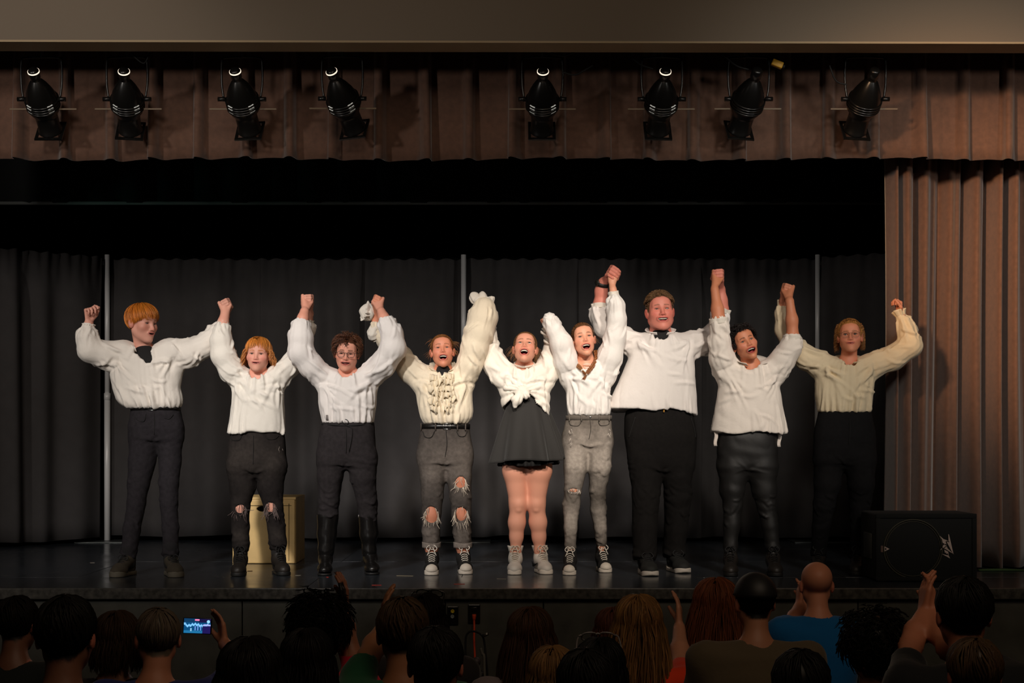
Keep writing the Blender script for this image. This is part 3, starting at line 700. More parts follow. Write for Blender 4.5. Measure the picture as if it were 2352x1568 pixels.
# black border and its teal-lit hem, upstage
bc = sheet('border_curtain', (-5.1, 11.75), (5.1, 11.75), 6.2, 3.675, lambda s_, V: (.02*np.sin(s_*9)+.02*np.sin(s_*23+1), 0), 260, 6, BORDERM, label='black border curtain masking the top of the stage, its hem a thin line', cat='curtain')
mk('hem', *tube([(-5.1, 11.74, 3.675), (5.1, 11.74, 3.675)], .013, 8), mat('grey_hem', (90, 92, 90), rough=.9), bc)
# pipe and drape
poles = [at(250, 1243, 13.1), at(1065, 1243, 13.1), at(1875.5, 1243, 13.1)]; ZT = SZ+2.405
ALU = mat('brushed_aluminium', (236, 236, 236), rough=.3, spec=1.0)
for i, (p, side) in enumerate(zip(poles, ('by the copper-haired boy', 'behind the ruffled blouse', 'behind the glasses wearer at the right end'))):
    t = empty('drape_pole', (p[0], 13.1-.05, SZ)); tag(t, 'silver upright drape pole ' + side, 'pole')
    o = (p[0], 13.05, SZ)
    mk('pole', *tube([(p[0], 13.05, SZ+.012), (p[0], 13.05, SZ+1.25)], .0255, 20), ALU, t, org=o); mk('pole_extension', *tube([(p[0], 13.05, SZ+1.25), (p[0], 13.05, ZT+.03)], .0215, 20), ALU, t, org=o)
    mk('collar', *tube([(p[0], 13.05, SZ+1.20), (p[0], 13.05, SZ+1.26)], .0275, 16), ALU, t, org=o)
    mk('base_plate', *box((p[0]-.23, 12.86, SZ), (p[0]+.23, 13.26, SZ+.009), .003), mat('galvanised_steel', (120, 124, 124), rough=.3, metal=.8), t, org=o, smooth=False)
for a, b, nm in (((-5.0, 11.60), (poles[0][0], 13.10), 'left wing'), ((poles[0][0], 13.15), (poles[1][0], 13.15), 'left half of the back'), ((poles[1][0], 13.15), (poles[2][0], 13.15), 'right half of the back'), ((poles[2][0], 13.10), (3.95, 12.12), 'right wing')):
    V, Q = tube([(a[0], a[1]+.035, ZT-.035), (b[0], b[1]+.035, ZT-.035)], .018, 10); tag(mk('drape_crossbar', V, Q, ALU, None, org=((a[0]+b[0])/2, (a[1]+b[1])/2, ZT)), 'silver crossbar inside the drape pocket along the '+nm, 'crossbar')
def dfold(seed):
    r = np.random.default_rng(seed); a = r.uniform(0, 6, 6)
    def f(s_, V):
        q = s_+.02*np.sin(s_*6+a[5])*V
        o = .048*np.sin(q*19+1.3*np.sin(q*4.3+a[0])+a[1])*(.35+.65*np.sin(q*2.1+a[2])**2)+.03*np.sin(q*9+a[3]); o = o*np.clip(V*6, .25, 1)
        return o+.012*np.sin(s_*70+a[4])*np.exp(-(V/.035)**2), .01*np.sin(s_*11)*V
    return f
names = ['far left', 'left of the yellow box', 'above the yellow box', 'left of the middle pole', 'right of the middle pole', 'behind the tall man', 'left of the right pole', 'right wing']
spans = [((-5.0, 11.50), (poles[0][0]-.02, 12.99))]
for A, B in ((poles[0], poles[1]), (poles[1], poles[2])):
    ss = np.linspace(A[0], B[0], 4)
    if A is poles[0]: ss[1] = at(605, 1000, 13.1)[0]; ss[2] = at(845, 1000, 13.1)[0]
    for a, b in zip(ss[:-1], ss[1:]): spans.append(((a-.025, 13.12), (b+.025, 13.135)))
spans.append(((poles[2][0]+.03, 13.0), (3.95, 12.02)))
for i, ((a, b), nm) in enumerate(zip(spans, names)):
    L = math.dist(a, b)
    sheet('black_drape', a, b, ZT, SZ+.035+.008*math.sin(i*2), dfold(i+3), int(L*100), 16, DRAPE, zw=lambda s_, V, i=i: (1-V)**8*.008*np.sin(s_*43+i)+V**6*.008*np.sin(s_*7+i),
          label=('black drape panel of the angled left wing' if i == 0 else 'black drape panel of the angled right wing' if i == 7 else 'black backdrop panel '+nm), cat='drape', group='black drape panels')
# ---------------------------------------------------------------- spotlights over the front of the stage
LBODY = mat('black_lamp_enamel', (20, 19, 18), rough=.28, spec=.6); GLOW = mat('lamp_leak', (255, 235, 210), emit=((255, 236, 214), 1.1)); DIMGLOW = mat('dim_lamp_leak', (60, 58, 54), emit=((236, 232, 220), .45))
lampx = [(78, 0, 1), (285, 3, 1), (541, -2, 1), (763, -7, 1), (1247, 0, 1), (1528, 1, 1), (1738, 4, 0), (2008, 3, 0)]
lnames = ['leftmost lit stage spotlight under the header', 'second lit stage spotlight from the left', 'third lit stage spotlight from the left', 'lit stage spotlight left of the wide gap', 'lit stage spotlight right of the wide gap', 'rightmost of the lit stage spotlights', 'dark stage spotlight beside the yellow connector', 'dark stage spotlight at the right end of the row']
def spotlight(px, yaw, on, label):
    top = at(px, 168, 9.54); t = empty('stage_spotlight', top); tag(t, label, 'spotlight', 'stage spotlights')
    R = rotm(0, 0, 0); a = math.radians(50); Rz = rotm(yaw*2, 0, yaw*.6)
    # local: z down the beam; tilt the beam away from the hall
    B = Rz @ np.array([[1, 0, 0], [0, -math.cos(a), math.sin(a)], [0, -math.sin(a), -math.cos(a)]])
    def put(nm, VQ, m, par=t, smooth=True): return mk(nm, *xf(VQ, B, top), m, par, org=top, smooth=smooth)
    put('lamp_cap', lathe([(.0, -.03), (.026, -.03), (.034, -.018), (.034, .03), (.030, .035), (.0305, .06)], 24), LBODY)
    if on: put('cap_glow', lathe([(.0345, -.016), (.0368, -.016), (.0368, -.008), (.0345, -.008)], 24), GLOW)
    hs = put('reflector_housing', lathe([(.03, .05), (.046, .07), (.064, .10), (.085, .145), (.099, .19), (.104, .225), (.101, .26), (.090, .29), (.074, .31), (.072, .325)], 32), LBODY)
    for z_ in (.20, .218, .236, .252): put('housing_rib', lathe([(.100, z_-.004), (.1075, z_-.003), (.1075, z_+.003), (.100, z_+.004)], 32), LBODY, hs)
    put('barrel', lathe([(.070, .30), (.070, .43), (.078, .435), (.078, .445), (.066, .446), (.064, .40), (.0, .40)], 28), LBODY)
    V, Q = join([box((-.088, -.088, .447), (.088, -.070, .458)), box((-.088, .070, .447), (.088, .088, .458)), box((-.088, -.07, .447), (-.07, .07, .458)), box((.07, -.07, .447), (.088, .07, .458))]); put('colour_frame', (V, Q), LBODY, t, False)
    if on:
        for row in range(3):
            for k in (-1.02, -.78, .72, .96):
                an = math.pi/2+k*.82; z_ = .198+.020*row; r = .1035-(.002 if row == 0 else 0)
                c = np.array((r*math.cos(an), r*math.sin(an), z_)); u = np.array((-math.sin(an), math.cos(an), 0)); n_ = np.array((math.cos(an), math.sin(an), .1))
                V, Q = box((-.0085, -.003, -.0038), (.0085, .003, .0038)); V = V[:, :1]*u+V[:, 1:2]*n_+V[:, 2:3]*np.array((0, 0, 1)); put('vent', (V+c, Q), DIMGLOW, hs, False)
    # yoke and clamp (upright)
    o = at(px, 168, 9.54); c = top+B @ np.array((0, 0, .20)); parts = []
    parts.append(tube(smooth_path([c+np.array((-.115, 0, 0)), c+np.array((-.128, 0, .10)), c+np.array((-.126, 0, .235)), c+np.array((-.10, 0, .262)), c+np.array((.10, 0, .262)), c+np.array((.126, 0, .235)), c+np.array((.128, 0, .10)), c+np.array((.115, 0, 0))], 30), .007, 6))
    mk('yoke', *join(parts), LBODY, t, org=top)
    for s_ in (-1, 1): mk('tilt_knob', *tube([c+np.array((s_*.104, 0, 0)), c+np.array((s_*.152, 0, 0))], .014, 10), LBODY, t, org=top); mk('shutter_handle', *box(c+np.array((min(s_*.09, s_*.212), .03, -.060)), c+np.array((max(s_*.09, s_*.212), .034, -.050)), .001), mat('brass_handle', (110, 88, 60), rough=.5), t, org=top, smooth=False)
    mk('clamp', *join([tube([c+np.array((0, 0, .262)), c+np.array((0, 0, .40))], .011, 10), box(c+np.array((-.03, -.025, .36)), c+np.array((.03, .025, .46)), .006)]), mat('cast_iron', (60, 58, 55), rough=.4, metal=.7), t, org=top)
    return c
lc = [spotlight(x, y_, on, l) for (x, y_, on), l in zip(lampx, lnames)]
V, Q = tube([(-4.6, lc[0][1], lc[0][2]+.44), (4.6, lc[0][1], lc[0][2]+.44)], .024, 12); tag(mk('lighting_batten', V, Q, mat('cast_iron', (60, 58, 55)), None, org=(0, 9.54, lc[0][2]+.44)), 'horizontal lighting pipe the stage spotlights hang from', 'pipe')
def cable(name, pts, r, m, label, n=30, cat='cable', group=None):
    P_ = smooth_path(pts, n); V, Q = tube(P_, r, 8); return tag(mk(name, V, Q, m, None, org=P_[0]), label, cat, group)
bl = BLACKCORD
for pts, lb in (([(300, 122), (330, 145), (345, 120)], 'thin black cable looped beside the second spotlight'), ([(1258, 118), (1290, 128), (1320, 120)], 'thin black cable looped right of the spotlight at the wide gap'), ([(1290, 165), (1320, 172), (1345, 160), (1362, 150)], 'longer black cable sagging between two lit spotlights'), ([(1455, 136), (1475, 150), (1500, 158)], 'black cable drooping into the rightmost lit spotlight'), ([(1660, 125), (1690, 150), (1720, 160)], 'black cable drooping to the dark spotlight with the yellow connector'), ([(1905, 150), (1920, 185), (1945, 195)], 'black cable drooping to the last dark spotlight')):
    cable('power_cable', [at(x, y_, 9.58) for x, y_ in pts], .005, bl, lb)
a = at(1785, 147, 9.56); V, Q = box((-.036, -.02, -.02), (.036, .02, .02), .006); V, Q = xf((V, Q), rotm(0, 0, 22), a)
yc = mk('cable_connector', V, Q, mat('yellow_plastic', (214, 160, 40), rough=.5), None, org=a); tag(yc, 'yellow cable connector hanging above the dark spotlights', 'connector'); V, Q = xf(tube([(.034, 0, 0), (.05, 0, 0)], .012, 8), rotm(0, 0, 22), a); mk('strain_relief', V, Q, bl, yc)
# ---------------------------------------------------------------- things on the stage
def box_cube():
    x0, x1 = at(533, 1294, 10.8)[0], at(679, 1294, 10.8)[0]; y0, y1, h = 10.8, 11.27, .452; o = np.array(((x0+x1)/2, y0, SZ)); m = mat('mustard_paint', (226, 190, 126), rough=.55, noise=(5, .85, 1.12), bump=(30, .15, .003)); e = mat('mustard_paint', (226, 190, 126))
    t = empty('wooden_cube', o); tag(t, 'mustard painted wooden cube with an oval hand hole behind the ripped black jeans', 'box')
    S_ = SDF((x0-.03, y0-.03, SZ-.03), (x1+.03, y0+.05, SZ+h+.03), .0055); X, Y, Z = S_.pts((slice(None),)*3)
    q = np.maximum(np.maximum(np.abs(X-(x0+x1)/2)-(x1-x0)/2+.004, np.abs(Z-SZ-h/2)-h/2+.003), np.abs(Y-y0-.009)-.009); S_.d = q.astype(np.float32)
    S_.ell(((x0+x1)/2+.005, y0, SZ+.385), (.056, .06, .021), None, .002, 's'); V, Q = S_.mesh(); mk('front_board', V, Q, m, t, smooth=False)
    for nm, lo, hi in (('side_board', (x0, y0+.018, SZ+.001), (x0+.018, y1, SZ+h-.001)), ('side_board', (x1-.018, y0+.018, SZ+.001), (x1, y1, SZ+h-.001)), ('back_board', (x0+.018, y1-.018, SZ+.001), (x1-.018, y1, SZ+h-.02)), ('top_board', (x0-.001, y0-.001, SZ+h-.002), (x1+.001, y1+.001, SZ+h+.016))):
        mk(nm, *box(lo, hi, .002), e, t, smooth=False)
    mk('edge_strip', *join([box((x1-.05, y0-.004, SZ+.02), (x1-.046, y0+.001, SZ+h-.03)), box((x0+.02, y0-.004, SZ+h-.045), (x1-.03, y0+.001, SZ+h-.041))]), mat('scuffed_mustard', (120, 100, 62), rough=.8), t, smooth=False)
box_cube()
def speaker_box():
    x0, x1 = at(2011, 1335, 9.5)[0], at(2242, 1335, 9.5)[0]; y0 = 9.5; z1 = 1.418; o = np.array(((x0+x1)/2, y0, SZ)); cm = mat('black_carpet_covering', (17, 17, 16), rough=.95, bump=(160, .4, .003))
    t = empty('stage_monitor', o); tag(t, 'black stage monitor loudspeaker lying on its side below the brown curtain', 'speaker')
    mk('cabinet', *box((x0, y0, SZ+.002), (x1, y0+.40, z1), .012), cm, t)
    for lo, hi in (((x0, y0-.016, z1-.028), (x1, y0+.002, z1)), ((x0, y0-.016, SZ+.004), (x1, y0+.002, SZ+.03)), ((x0, y0-.016, SZ+.03), (x0+.028, y0+.002, z1-.028)), ((x1-.028, y0-.016, SZ+.03), (x1, y0+.002, z1-.028))): mk('cabinet_edge', *box(lo, hi, .003), cm, t)
    gm = mat('grille_cloth', (13, 14, 12), rough=.85, bump=(700, .6, .003)); g = mk('grille', *box((x0+.028, y0-.008, SZ+.03), (x1-.028, y0+.001, z1-.028), .002), gm, t)
    c = at(2097, 1260, 9.49); th = np.linspace(0, 2*math.pi, 49); rr = 67/FPX*9.49
    rg = mat('dull_ring', (58, 53, 37), rough=.6)
    mk('cone_ring', *tube(np.stack([c[0]+rr*np.cos(th), 0*th+9.489, c[2]+rr*np.sin(th)], 1), .0045, 6), rg, g); mk('cone_ring', *tube(np.stack([c[0]+(rr-.012)*np.cos(th), 0*th+9.489, c[2]+(rr-.012)*np.sin(th)], 1), .0025, 6), rg, g)
    def poly(nm, pts, par, m):
        P_ = np.array([at(1990+x/6.497, 1150+y_/6.497, 9.487) for x, y_ in pts]); n = len(P_); V = np.concatenate([P_, P_+np.array((0, .003, 0))])
        import bmesh
        bm = bmesh.new(); vs_ = [bm.verts.new(p_) for p_ in P_]; bm.faces.new(vs_); r_ = bmesh.ops.extrude_face_region(bm, geom=bm.faces[:]); [setattr(v, 'co', v.co+Vector((0, .003, 0))) for v in r_['geom'] if isinstance(v, bmesh.types.BMVert)]
        bmesh.ops.triangulate(bm, faces=bm.faces[:]); bmesh.ops.recalc_face_normals(bm, faces=bm.faces[:]); V, Q = bm_out(bm); return mk(nm, V, Q, m, par, smooth=False)
    lm = mat('chrome_lettering', (214, 190, 178), rough=.35, metal=.2)
    for pts in ([(1088, 515), (1150, 568), (1240, 602), (1232, 618), (1135, 585)], [(1222, 496), (1232, 500), (1302, 797), (1282, 770), (1190, 592), (1228, 604)], [(1128, 583), (1180, 598), (1196, 652), (1176, 640), (1168, 650), (1150, 628), (1142, 632)], [(1100, 740), (1156, 652), (1200, 668), (1160, 690)], [(1160, 706), (1203, 680), (1210, 705), (1290, 782), (1262, 770), (1192, 724)], [(1162, 726), (1222, 760), (1228, 806), (1204, 778), (1198, 792), (1184, 768), (1172, 774)], [(1112, 784), (1208, 812), (1222, 806), (1250, 858), (1206, 834)]): poly('logo_letter', pts, g, lm)
    b = poly('badge', [(216, 668), (250, 668), (250, 764), (216, 764)], g, mat('dull_badge', (96, 70, 58), rough=.6)); poly('badge_triangle', [(260, 672), (345, 717), (262, 758)], g, lm); 
    for q in ([(276, 700), (306, 717), (278, 734)],): 
        P2 = [(x, y_) for x, y_ in q]; o2 = poly('badge_hole', P2, g, gm); o2.location.y -= .0012
    c2 = at(2003, 1265, 9.66); mk('side_handle', *box((x0-.012, 9.58, SZ+.13), (x0+.002, 9.78, SZ+.29), .006), mat('grey_handle', (58, 58, 52), rough=.5), t)
    mk('foot', *box((x0+.02, y0+.01, SZ), (x0+.06, y0+.05, SZ+.006), .001), DARKRUBBER, t); mk('foot', *box((x1-.06, y0+.01, SZ), (x1-.02, y0+.05, SZ+.006), .001), DARKRUBBER, t)
speaker_box()
V, Q = psurf(lambda U, V_: np.stack([at(2250, 1300, 10.2)[0]+U*1.2, 10.21+.05*V_+.006*np.sin(U*9), SZ+.0035+.010*np.sin(V_*math.pi)*(.6+.4*np.sin(U*14))], -1), 40, 7)
tag(mk('green_tape_roll', V, Q, mat('green_cloth_tape', (58, 84, 42), rough=.8), None, org=at(2250, 1300, 10.2)*np.array((1, 1, 0))+np.array((0, 0, SZ)), solid=.003), 'strip of green cloth tape on the floor below the stage curtain', 'tape')
for (x, y_, w_, h_, c, a, lb) in ((865, 1343.5, .058, .016, (226, 82, 70), 5, 'red tape mark on the stage edge in front of the tall black boots'), (1055, 1341, .066, .012, (226, 84, 72), 0, 'red tape mark on the stage edge in front of the ripped grey jeans'), (752, 1325, .012, .008, (230, 70, 50), 30, 'tiny red tape scrap beside the tall black boot'), (930, 1322, .11, .006, (176, 160, 130), -12, 'thin strip of pale tape beside the canvas sneakers'), (685, 1321, .036, .005, (170, 160, 140), 0, 'short pale tape strip right of the lace-up boots'), (574, 1311, .034, .02, (196, 160, 110), 8, 'pale paper scrap on the floor between the lace-up boots'), (212, 1292, .03, .02, (150, 140, 132), 20, 'pale paper scrap on the floor left of the copper-haired boy'), (1152, 1329, .06, .004, (180, 170, 150), -14, 'thin pale tape sliver in front of the white sneakers')):
    d = FPX*.9/(y_-HY); p_ = at(x, y_, d); V, Q = box((-w_/2, -h_, 0), (w_/2, h_, .0012)); V, Q = xf((V, Q), rotm(a), p_); tag(mk('floor_tape', V, Q, mat('tape_%d_%d_%d' % c, c, rough=.7), None, org=p_, smooth=False), lb, 'tape')
# ---------------------------------------------------------------- sockets and cables on the stage front
PL = mat('black_cover_plate', (24, 23, 22), rough=.25, spec=.6)
def plate(px, py, w_, h_, label, name):
    c = at(px, py, 9.1); hw, hh = w_/2, h_/2; t = mk(name, *box((c[0]-hw, 9.088, c[2]-hh), (c[0]+hw, 9.1, c[2]+hh), .005), PL, None, org=(c[0], 9.1, c[2]), smooth=False); tag(t, label, 'socket'); return t, c
t, c = plate(1040, 1413, 26/FPX*9.1, 43/FPX*9.1, 'black cover plate with a yellow and a grey jack on the stage front', 'jack_plate')
for (px, py, col) in ((1039.5, 1403.5, (228, 200, 30)), (1039, 1415.5, (150, 160, 158))):
    q = at(px, py, 9.086); V, Q = lathe([(0.0, 0), (.006, 0), (.006, .002), (.0105, .002), (.011, -.004), (.0115, -.008)], 18); V, Q = xf((V, Q), np.array([[1, 0, 0], [0, 0, -1], [0, 1, 0]]), q+np.array((0, -.004, 0))); mk('jack', V, Q, mat('jack_%d' % col[0], col, rough=.4), t)
t, c = plate(1089, 1409, 28/FPX*9.1, 44/FPX*9.1, 'black wall socket with an orange plug in its lower outlet', 'wall_socket')
for dz in (.028, -.024): mk('outlet', *box((c[0]-.017, 9.083, c[2]+dz-.014), (c[0]+.017, 9.089, c[2]+dz+.014), .004), PL, t)
OR = mat('orange_vinyl', (236, 84, 44), rough=.5); q = at(1089, 1418, 9.07)
cord = cable('extension_cord', [q+np.array((0, 0, -.012)), q+np.array((.001, -.01, -.06)), at(1089, 1470, 8.98), at(1091, 1512, 8.88), at(1092, 1560, 8.82), at(1092, 1640, 8.84)], .0062, OR, 'orange extension cord plugged into the stage front', cat='cord')
V, Q = lathe([(0, .02), (.0115, .02), (.0125, .012), (.009, -.010), (.0065, -.016), (0, -.016)], 12); V, Q = xf((V, Q), None, q); mk('plug', V, Q, OR, cord)
cable('audio_cable', [at(1074, 1568, 8.8), at(1069, 1480, 8.85), at(1075, 1453, 8.86), at(1092, 1450, 8.86), at(1108, 1460, 8.85), at(1113, 1478, 8.85), at(1115, 1500, 8.82), at(1120, 1560, 8.8), at(1120, 1640, 8.8)], .006, bl, 'black audio cable arched in front of the orange cord')
o = cable('audio_plug', [at(1110, 1460, 8.84), at(1121, 1455, 8.83)], .0095, mat('satin_nickel', (150, 146, 140), rough=.35, metal=.9), 'silver audio plug sticking up beside the orange cord', 2, 'plug')
cable('audio_cable', [at(1104, 1488, 8.8), at(1108, 1502, 8.8), at(1112, 1512, 8.79), at(1113, 1600, 8.80)], .008, mat('grey_vinyl', (120, 118, 110), rough=.6), 'grey cable end leaning beside the orange cord')
def gear():
    y_ = 8.62; o = np.array((at(1085, 1560, y_)[0], y_, 0)); t = empty('equipment_case', o); tag(t, 'small black equipment case with pale lettering below the orange cord', 'case')
    z1 = at(1085, 1545, y_)[2]; hw = .062; mk('case', *box((o[0]-hw, y_, 0), (o[0]+hw, y_+.12, z1), .008), mat('black_plastic', (16, 15, 15), rough=.5), t)
    c = bpy.data.curves.new('lettering', 'FONT'); c.body = 'btc'; c.size = .030; c.extrude = .001; c.align_x = 'CENTER'; c.materials.append(mat('pale_print', (120, 112, 104), rough=.7))
    tmp = bpy.data.objects.new('lettering', c); COL.objects.link(tmp); me = bpy.data.meshes.new_from_object(tmp.evaluated_get(bpy.context.evaluated_depsgraph_get())); bpy.data.objects.remove(tmp)
    lt = bpy.data.objects.new('lettering', me); COL.objects.link(lt); lt.parent = t; lt.location = (at(1083, 0, y_)[0]-o[0], -.002, at(0, 1557, y_)[2]); lt.rotation_euler = (math.pi/2, 0, 0)
    mk('printed_line', *box((at(1076, 0, y_)[0], y_-.0015, at(0, 1560.5, y_)[2]), (at(1090, 0, y_)[0], y_+.001, at(0, 1559.5, y_)[2])), mat('pale_print', (120, 112, 104)), t, smooth=False)
    p0, p1 = at(1073, 1541, 8.56), at(1094, 1519, 8.62); d = p1-p0; mi = cable('microphone', [p0, p0+d*.3, p0+d*.35, p0+d*.7, p1], .014, mat('dark_grey_metal', (66, 58, 58), rough=.4, metal=.5), 'grey microphone lying tilted on the equipment case', 6, 'microphone')
    V, Q = ball(p1, (.026, .026, .026)); mk('mesh_head', V, Q, mat('mic_mesh', (86, 76, 80), rough=.5, metal=.4, bump=(300, .5, .002)), mi); V, Q = tube([p0-d*.2, p0], .009, 8); mk('connector', V, Q, mat('dull_brass', (134, 120, 84), rough=.4, metal=.7), mi)
gear()
# ---------------------------------------------------------------- performers
class Pf:
    def __init__(s, y0, org_px, label):
        s.y0 = y0; s.m = y0/FPX; s.label = label; o = at(org_px[0], 1000, y0); o[2] = SZ; s.org = o
    def j(s, px, py, dy=0): return at(px, py, s.y0+dy)
    def n(s, node, dr=0, k=1, mx=9):                 # (px, py, dy, r_px) -> (xyz, r)
        px, py, dy, r = node; return (s.j(px, py, dy), min(mx, max(.012, r*s.m*k+dr)))
    def ch(s, nodes, **kw): return [s.n(q, **kw) for q in nodes]
    def head(s, px, py, yaw, pitch, roll, sc, dy=-.02, **kw):
        s.H = dict(c=s.j(px, py, dy), R=rotm(yaw, pitch, roll), s=sc, **kw)
    def plant(s, legs, toes, sc=1.0):                # bring each leg down onto its shoe
        s.feet = []; out = []
        for lg, (tx, ty) in zip(legs, toes):
            yt = FPX*(CAMZ-SZ)/(ty-HY); xt = (tx-CX)/FPX*yt; ya = yt+.196*sc
            for _ in range(6):                       # the ankle the photograph shows, carried back to the depth of the heel
                xa = (lg[-1][0]-CX)/FPX*ya; yaw = math.degrees(math.asin(max(-.75, min(.75, (xt-xa)/(.196*sc))))); ya = yt+.196*sc*math.cos(math.radians(yaw))
            top, bot = lg[1][1], lg[-1][1]
            out.append([(a, b, c+(ya-s.y0)*max(0, min(1, (b-top)/(bot-top))), r) for a, b, c, r in lg]); s.feet.append((tx, ty, yaw, sc))
        return out
    def body(s, neck, secs, sl, sr, fl, fr, legs, hands, skin, hair, leg_dr=-.011, coarse=.022, **hk):
        s.neck = s.j(*neck, .02); J = s.j; limbs = []
        for arm, fore in ((sl, fl), (sr, fr)):
            a = []
            for i, q in enumerate(arm):
                p, r = s.n(q); t = i/(len(arm)-1); a.append((p, min(r-.012, np.interp(t, [0, .4, .7, 1], [.047, .043, .039, .031]))))
            a = [(p, max(r, .022)) for p, r in a]
            if fore: a += [s.n(q) for q in fore]
            limbs.append(a)
        for lg in legs: limbs.append([s.n(q, leg_dr, mx=(.040 if i == len(lg)-1 else .050 if i == len(lg)-2 and lg[-1][1]-q[1] < 30 else .10)) for i, q in enumerate(lg)])
        z = [x[0] for x in secs]; cxs = lambda i: (secs[i][1]+secs[i][2])/2
        shl, shr = J(sl[0][0], sl[0][1], .01), J(sr[0][0], sr[0][1], .01); ch = J(cxs(1), lerp(z[0], z[-1], .35), .0); wa = J(cxs(-1), z[-1]-5, .0)
        pel = (np.array(limbs[2][0][0])+np.array(limbs[3][0][0]))/2+np.array((0, 0, .06))
        torso = [[(s.neck, .05), (ch, .078), (wa, .074), (pel, .08)], [(shl, .045), (s.neck+np.array((0, 0, -.035)), .045), (shr, .045)],
                 [(limbs[2][0][0], .06), (pel, .075), (limbs[3][0][0], .06)]]
        V, Q = body_mesh(s.H, s.neck, limbs, torso, hands, coarse=coarse)
        col = head_colour(V, s.H, skin, hair, **hk)
        s.P = mk('person', V, Q, SKIN, None, org=s.org, col=col); tag(s.P, s.label, 'person'); return s.P
    def shirt(s, secs, sl, sr, hole, col, hem=None, extra=None, ngath=(20, 12), amp=(.010, .011), seed=0, step=.0084, stars=True, cut=None, name='shirt', crumple=.003, tie=None, dens=1.0):
        J, m = s.j, s.m; L = [s.n(q) for q in sl]; R = [s.n(q) for q in sr]
        lo = np.min([p-r for p, r in L+R], 0)-.06; hi = np.max([p+r for p, r in L+R], 0)+.06
        zb = J(0, secs[-1][0])[2]; lo[2] = min(lo[2], zb-.06); dmax = max(q[3] for q in secs)+.05
        lo[1] = min(lo[1], s.y0-dmax); hi[1] = max(hi[1], s.y0+dmax); xs = [s.j(q[i], q[0])[0] for q in secs for i in (1, 2)]
        lo[0] = min(lo[0], min(xs)-.05); hi[0] = max(hi[0], max(xs)+.05)
        S = SDF(lo, hi, step)
        rows = []
        for q in secs:
            a, b = J(q[1], q[0]), J(q[2], q[0]); rows.append((a[2], (a[0]+b[0])/2, s.y0+(q[4] if len(q) > 4 else 0), (b[0]-a[0])/2, q[3]))
        S.loft(rows, .02); s.rows = rows
        S.chain([(L[0][0], L[0][1]*.85), (s.neck+np.array((0, 0, -.045)), .055), (R[0][0], R[0][1]*.85)], .05)
        for c in (L, R): S.chain(c, .022, k0=.045)
        if hole:
            a = J(hole[0], hole[1], hole[3] if len(hole) > 3 else -.01); r = hole[2]*m
            S.cap(a, a+np.array((0, .02, .25)), r, r*1.15, .012, 's'); S.cap(a, a+np.array((0, -.12, .05)), r*.9, r*.9, .012, 's')
        if extra: extra(S, s)
        if hem is not None:
            X, Y, Z = S.pts((slice(None),)*3); zz = hem(X, Y); comb(S.d, (zz-Z)+0*Y, .004, 'i')
            top = np.minimum(1, np.maximum(0, (Z-zz)/.02)) ; comb(S.d, np.maximum(S.d+.012, np.maximum(Z-zz-.10, -9))+0*X, .004, 's')
        V, Q = S.mesh(); V = relax(V, Q, 1); N = vnormals(V, Q)
        segs = [(np.array((rows[0][1], s.y0, rows[0][0])), np.array((rows[-1][1], s.y0, rows[-1][0])), np.mean([q[3] for q in rows])*.85, ngath[0], amp[0])]
        for c in (L, R):
            for i in range(len(c)-1): segs.append((c[i][0], c[i+1][0], (c[i][1]+c[i+1][1])/2, ngath[1], amp[1]))
        d = fold_disp(V, N, segs, seed, crumple); f = (N[:, 1] < .3)
        d = d*.40
        if tie is not None: d = d*.8+star_disp(V, tie, 17, .016, .2, seed+7)
        d = d+crease_disp(V, N, s.creases(rows, L, R, seed, tucked=hem is None, dens=dens))
        zb = rows[-1][0]
        if hem is None: d = d+.0035*(np.abs(np.sin(np.arctan2(V[:, 0]-rows[-1][1], V[:, 1]-s.y0)*13+1.5*sn(V, 5, seed)))-.6)*np.exp(-((V[:, 2]-zb)/.14)**2)*(np.abs(V[:, 2]-zb) < .4)
        V = V+N*d[:, None]
        s.S = mk(name, V, Q, CLOTH, s.P, col=srgb(col)); s.Sn = S; s.L, s.R = L, R; return s.S
    def creases(s, rows, L, R, seed, tucked=True, dens=1.0):
        cz = 1.05; rng = np.random.default_rng(seed+300); r = sorted(rows); zz = [q[0] for q in r]; out = []
        g = lambda z, i: np.interp(z, zz, [q[i] for q in r])
        def fy(x, z):
            t = min(.96, abs(x-g(z, 1))/g(z, 3)); return np.array((x, g(z, 2)-g(z, 4)*(1-t**2.3)**(1/2.3), z))
        def line(a, b, bow=.0, n=6):                 # (x, z) to (x, z) over the front of the body
            a, b = np.array(a), np.array(b); d = b-a; p = np.array((-d[1], d[0])); return [fy(*(a+d*t+p*bow*math.sin(math.pi*t))) for t in np.linspace(0, 1, n)]
        z0, z1 = rows[0][0], rows[-1][0]; H = z0-z1
        for c, sx in ((L, -1), (R, 1)):
            ax_, az = g(z0-.10, 1)+sx*g(z0-.10, 3)*.88, z0-.055
            for k in range(int(8*dens)):
                an = math.radians(rng.uniform(-8, 82)); ln = rng.uniform(.10, .30)*(1-.35*an/1.5)
                a = (ax_-sx*rng.uniform(0, .03), az-rng.uniform(-.02, .05)); b = (a[0]-sx*ln*math.sin(an), max(z1+.02, a[1]-ln*math.cos(an)))
                out.append((line(a, b, rng.uniform(-.12, .12)), rng.uniform(.008, .014), rng.uniform(.008, .015)*cz, 'a'))
        w = g(z1, 3)
        for k in range(int((20 if tucked else 5)*dens)):
            x = g(z1, 1)+w*rng.uniform(-.93, .93); ln = rng.uniform(.08, .24) if tucked else rng.uniform(.15, .3); b = (g(z1+ln, 1)+(x-g(z1, 1))*g(z1+ln, 3)/w*rng.uniform(.8, 1.1)+rng.normal()*.01, z1+ln)
            out.append((line((x, z1+.004), b, rng.uniform(-.06, .06)), rng.uniform(.007, .012), rng.uniform(.008, .015)*cz, 'a'))
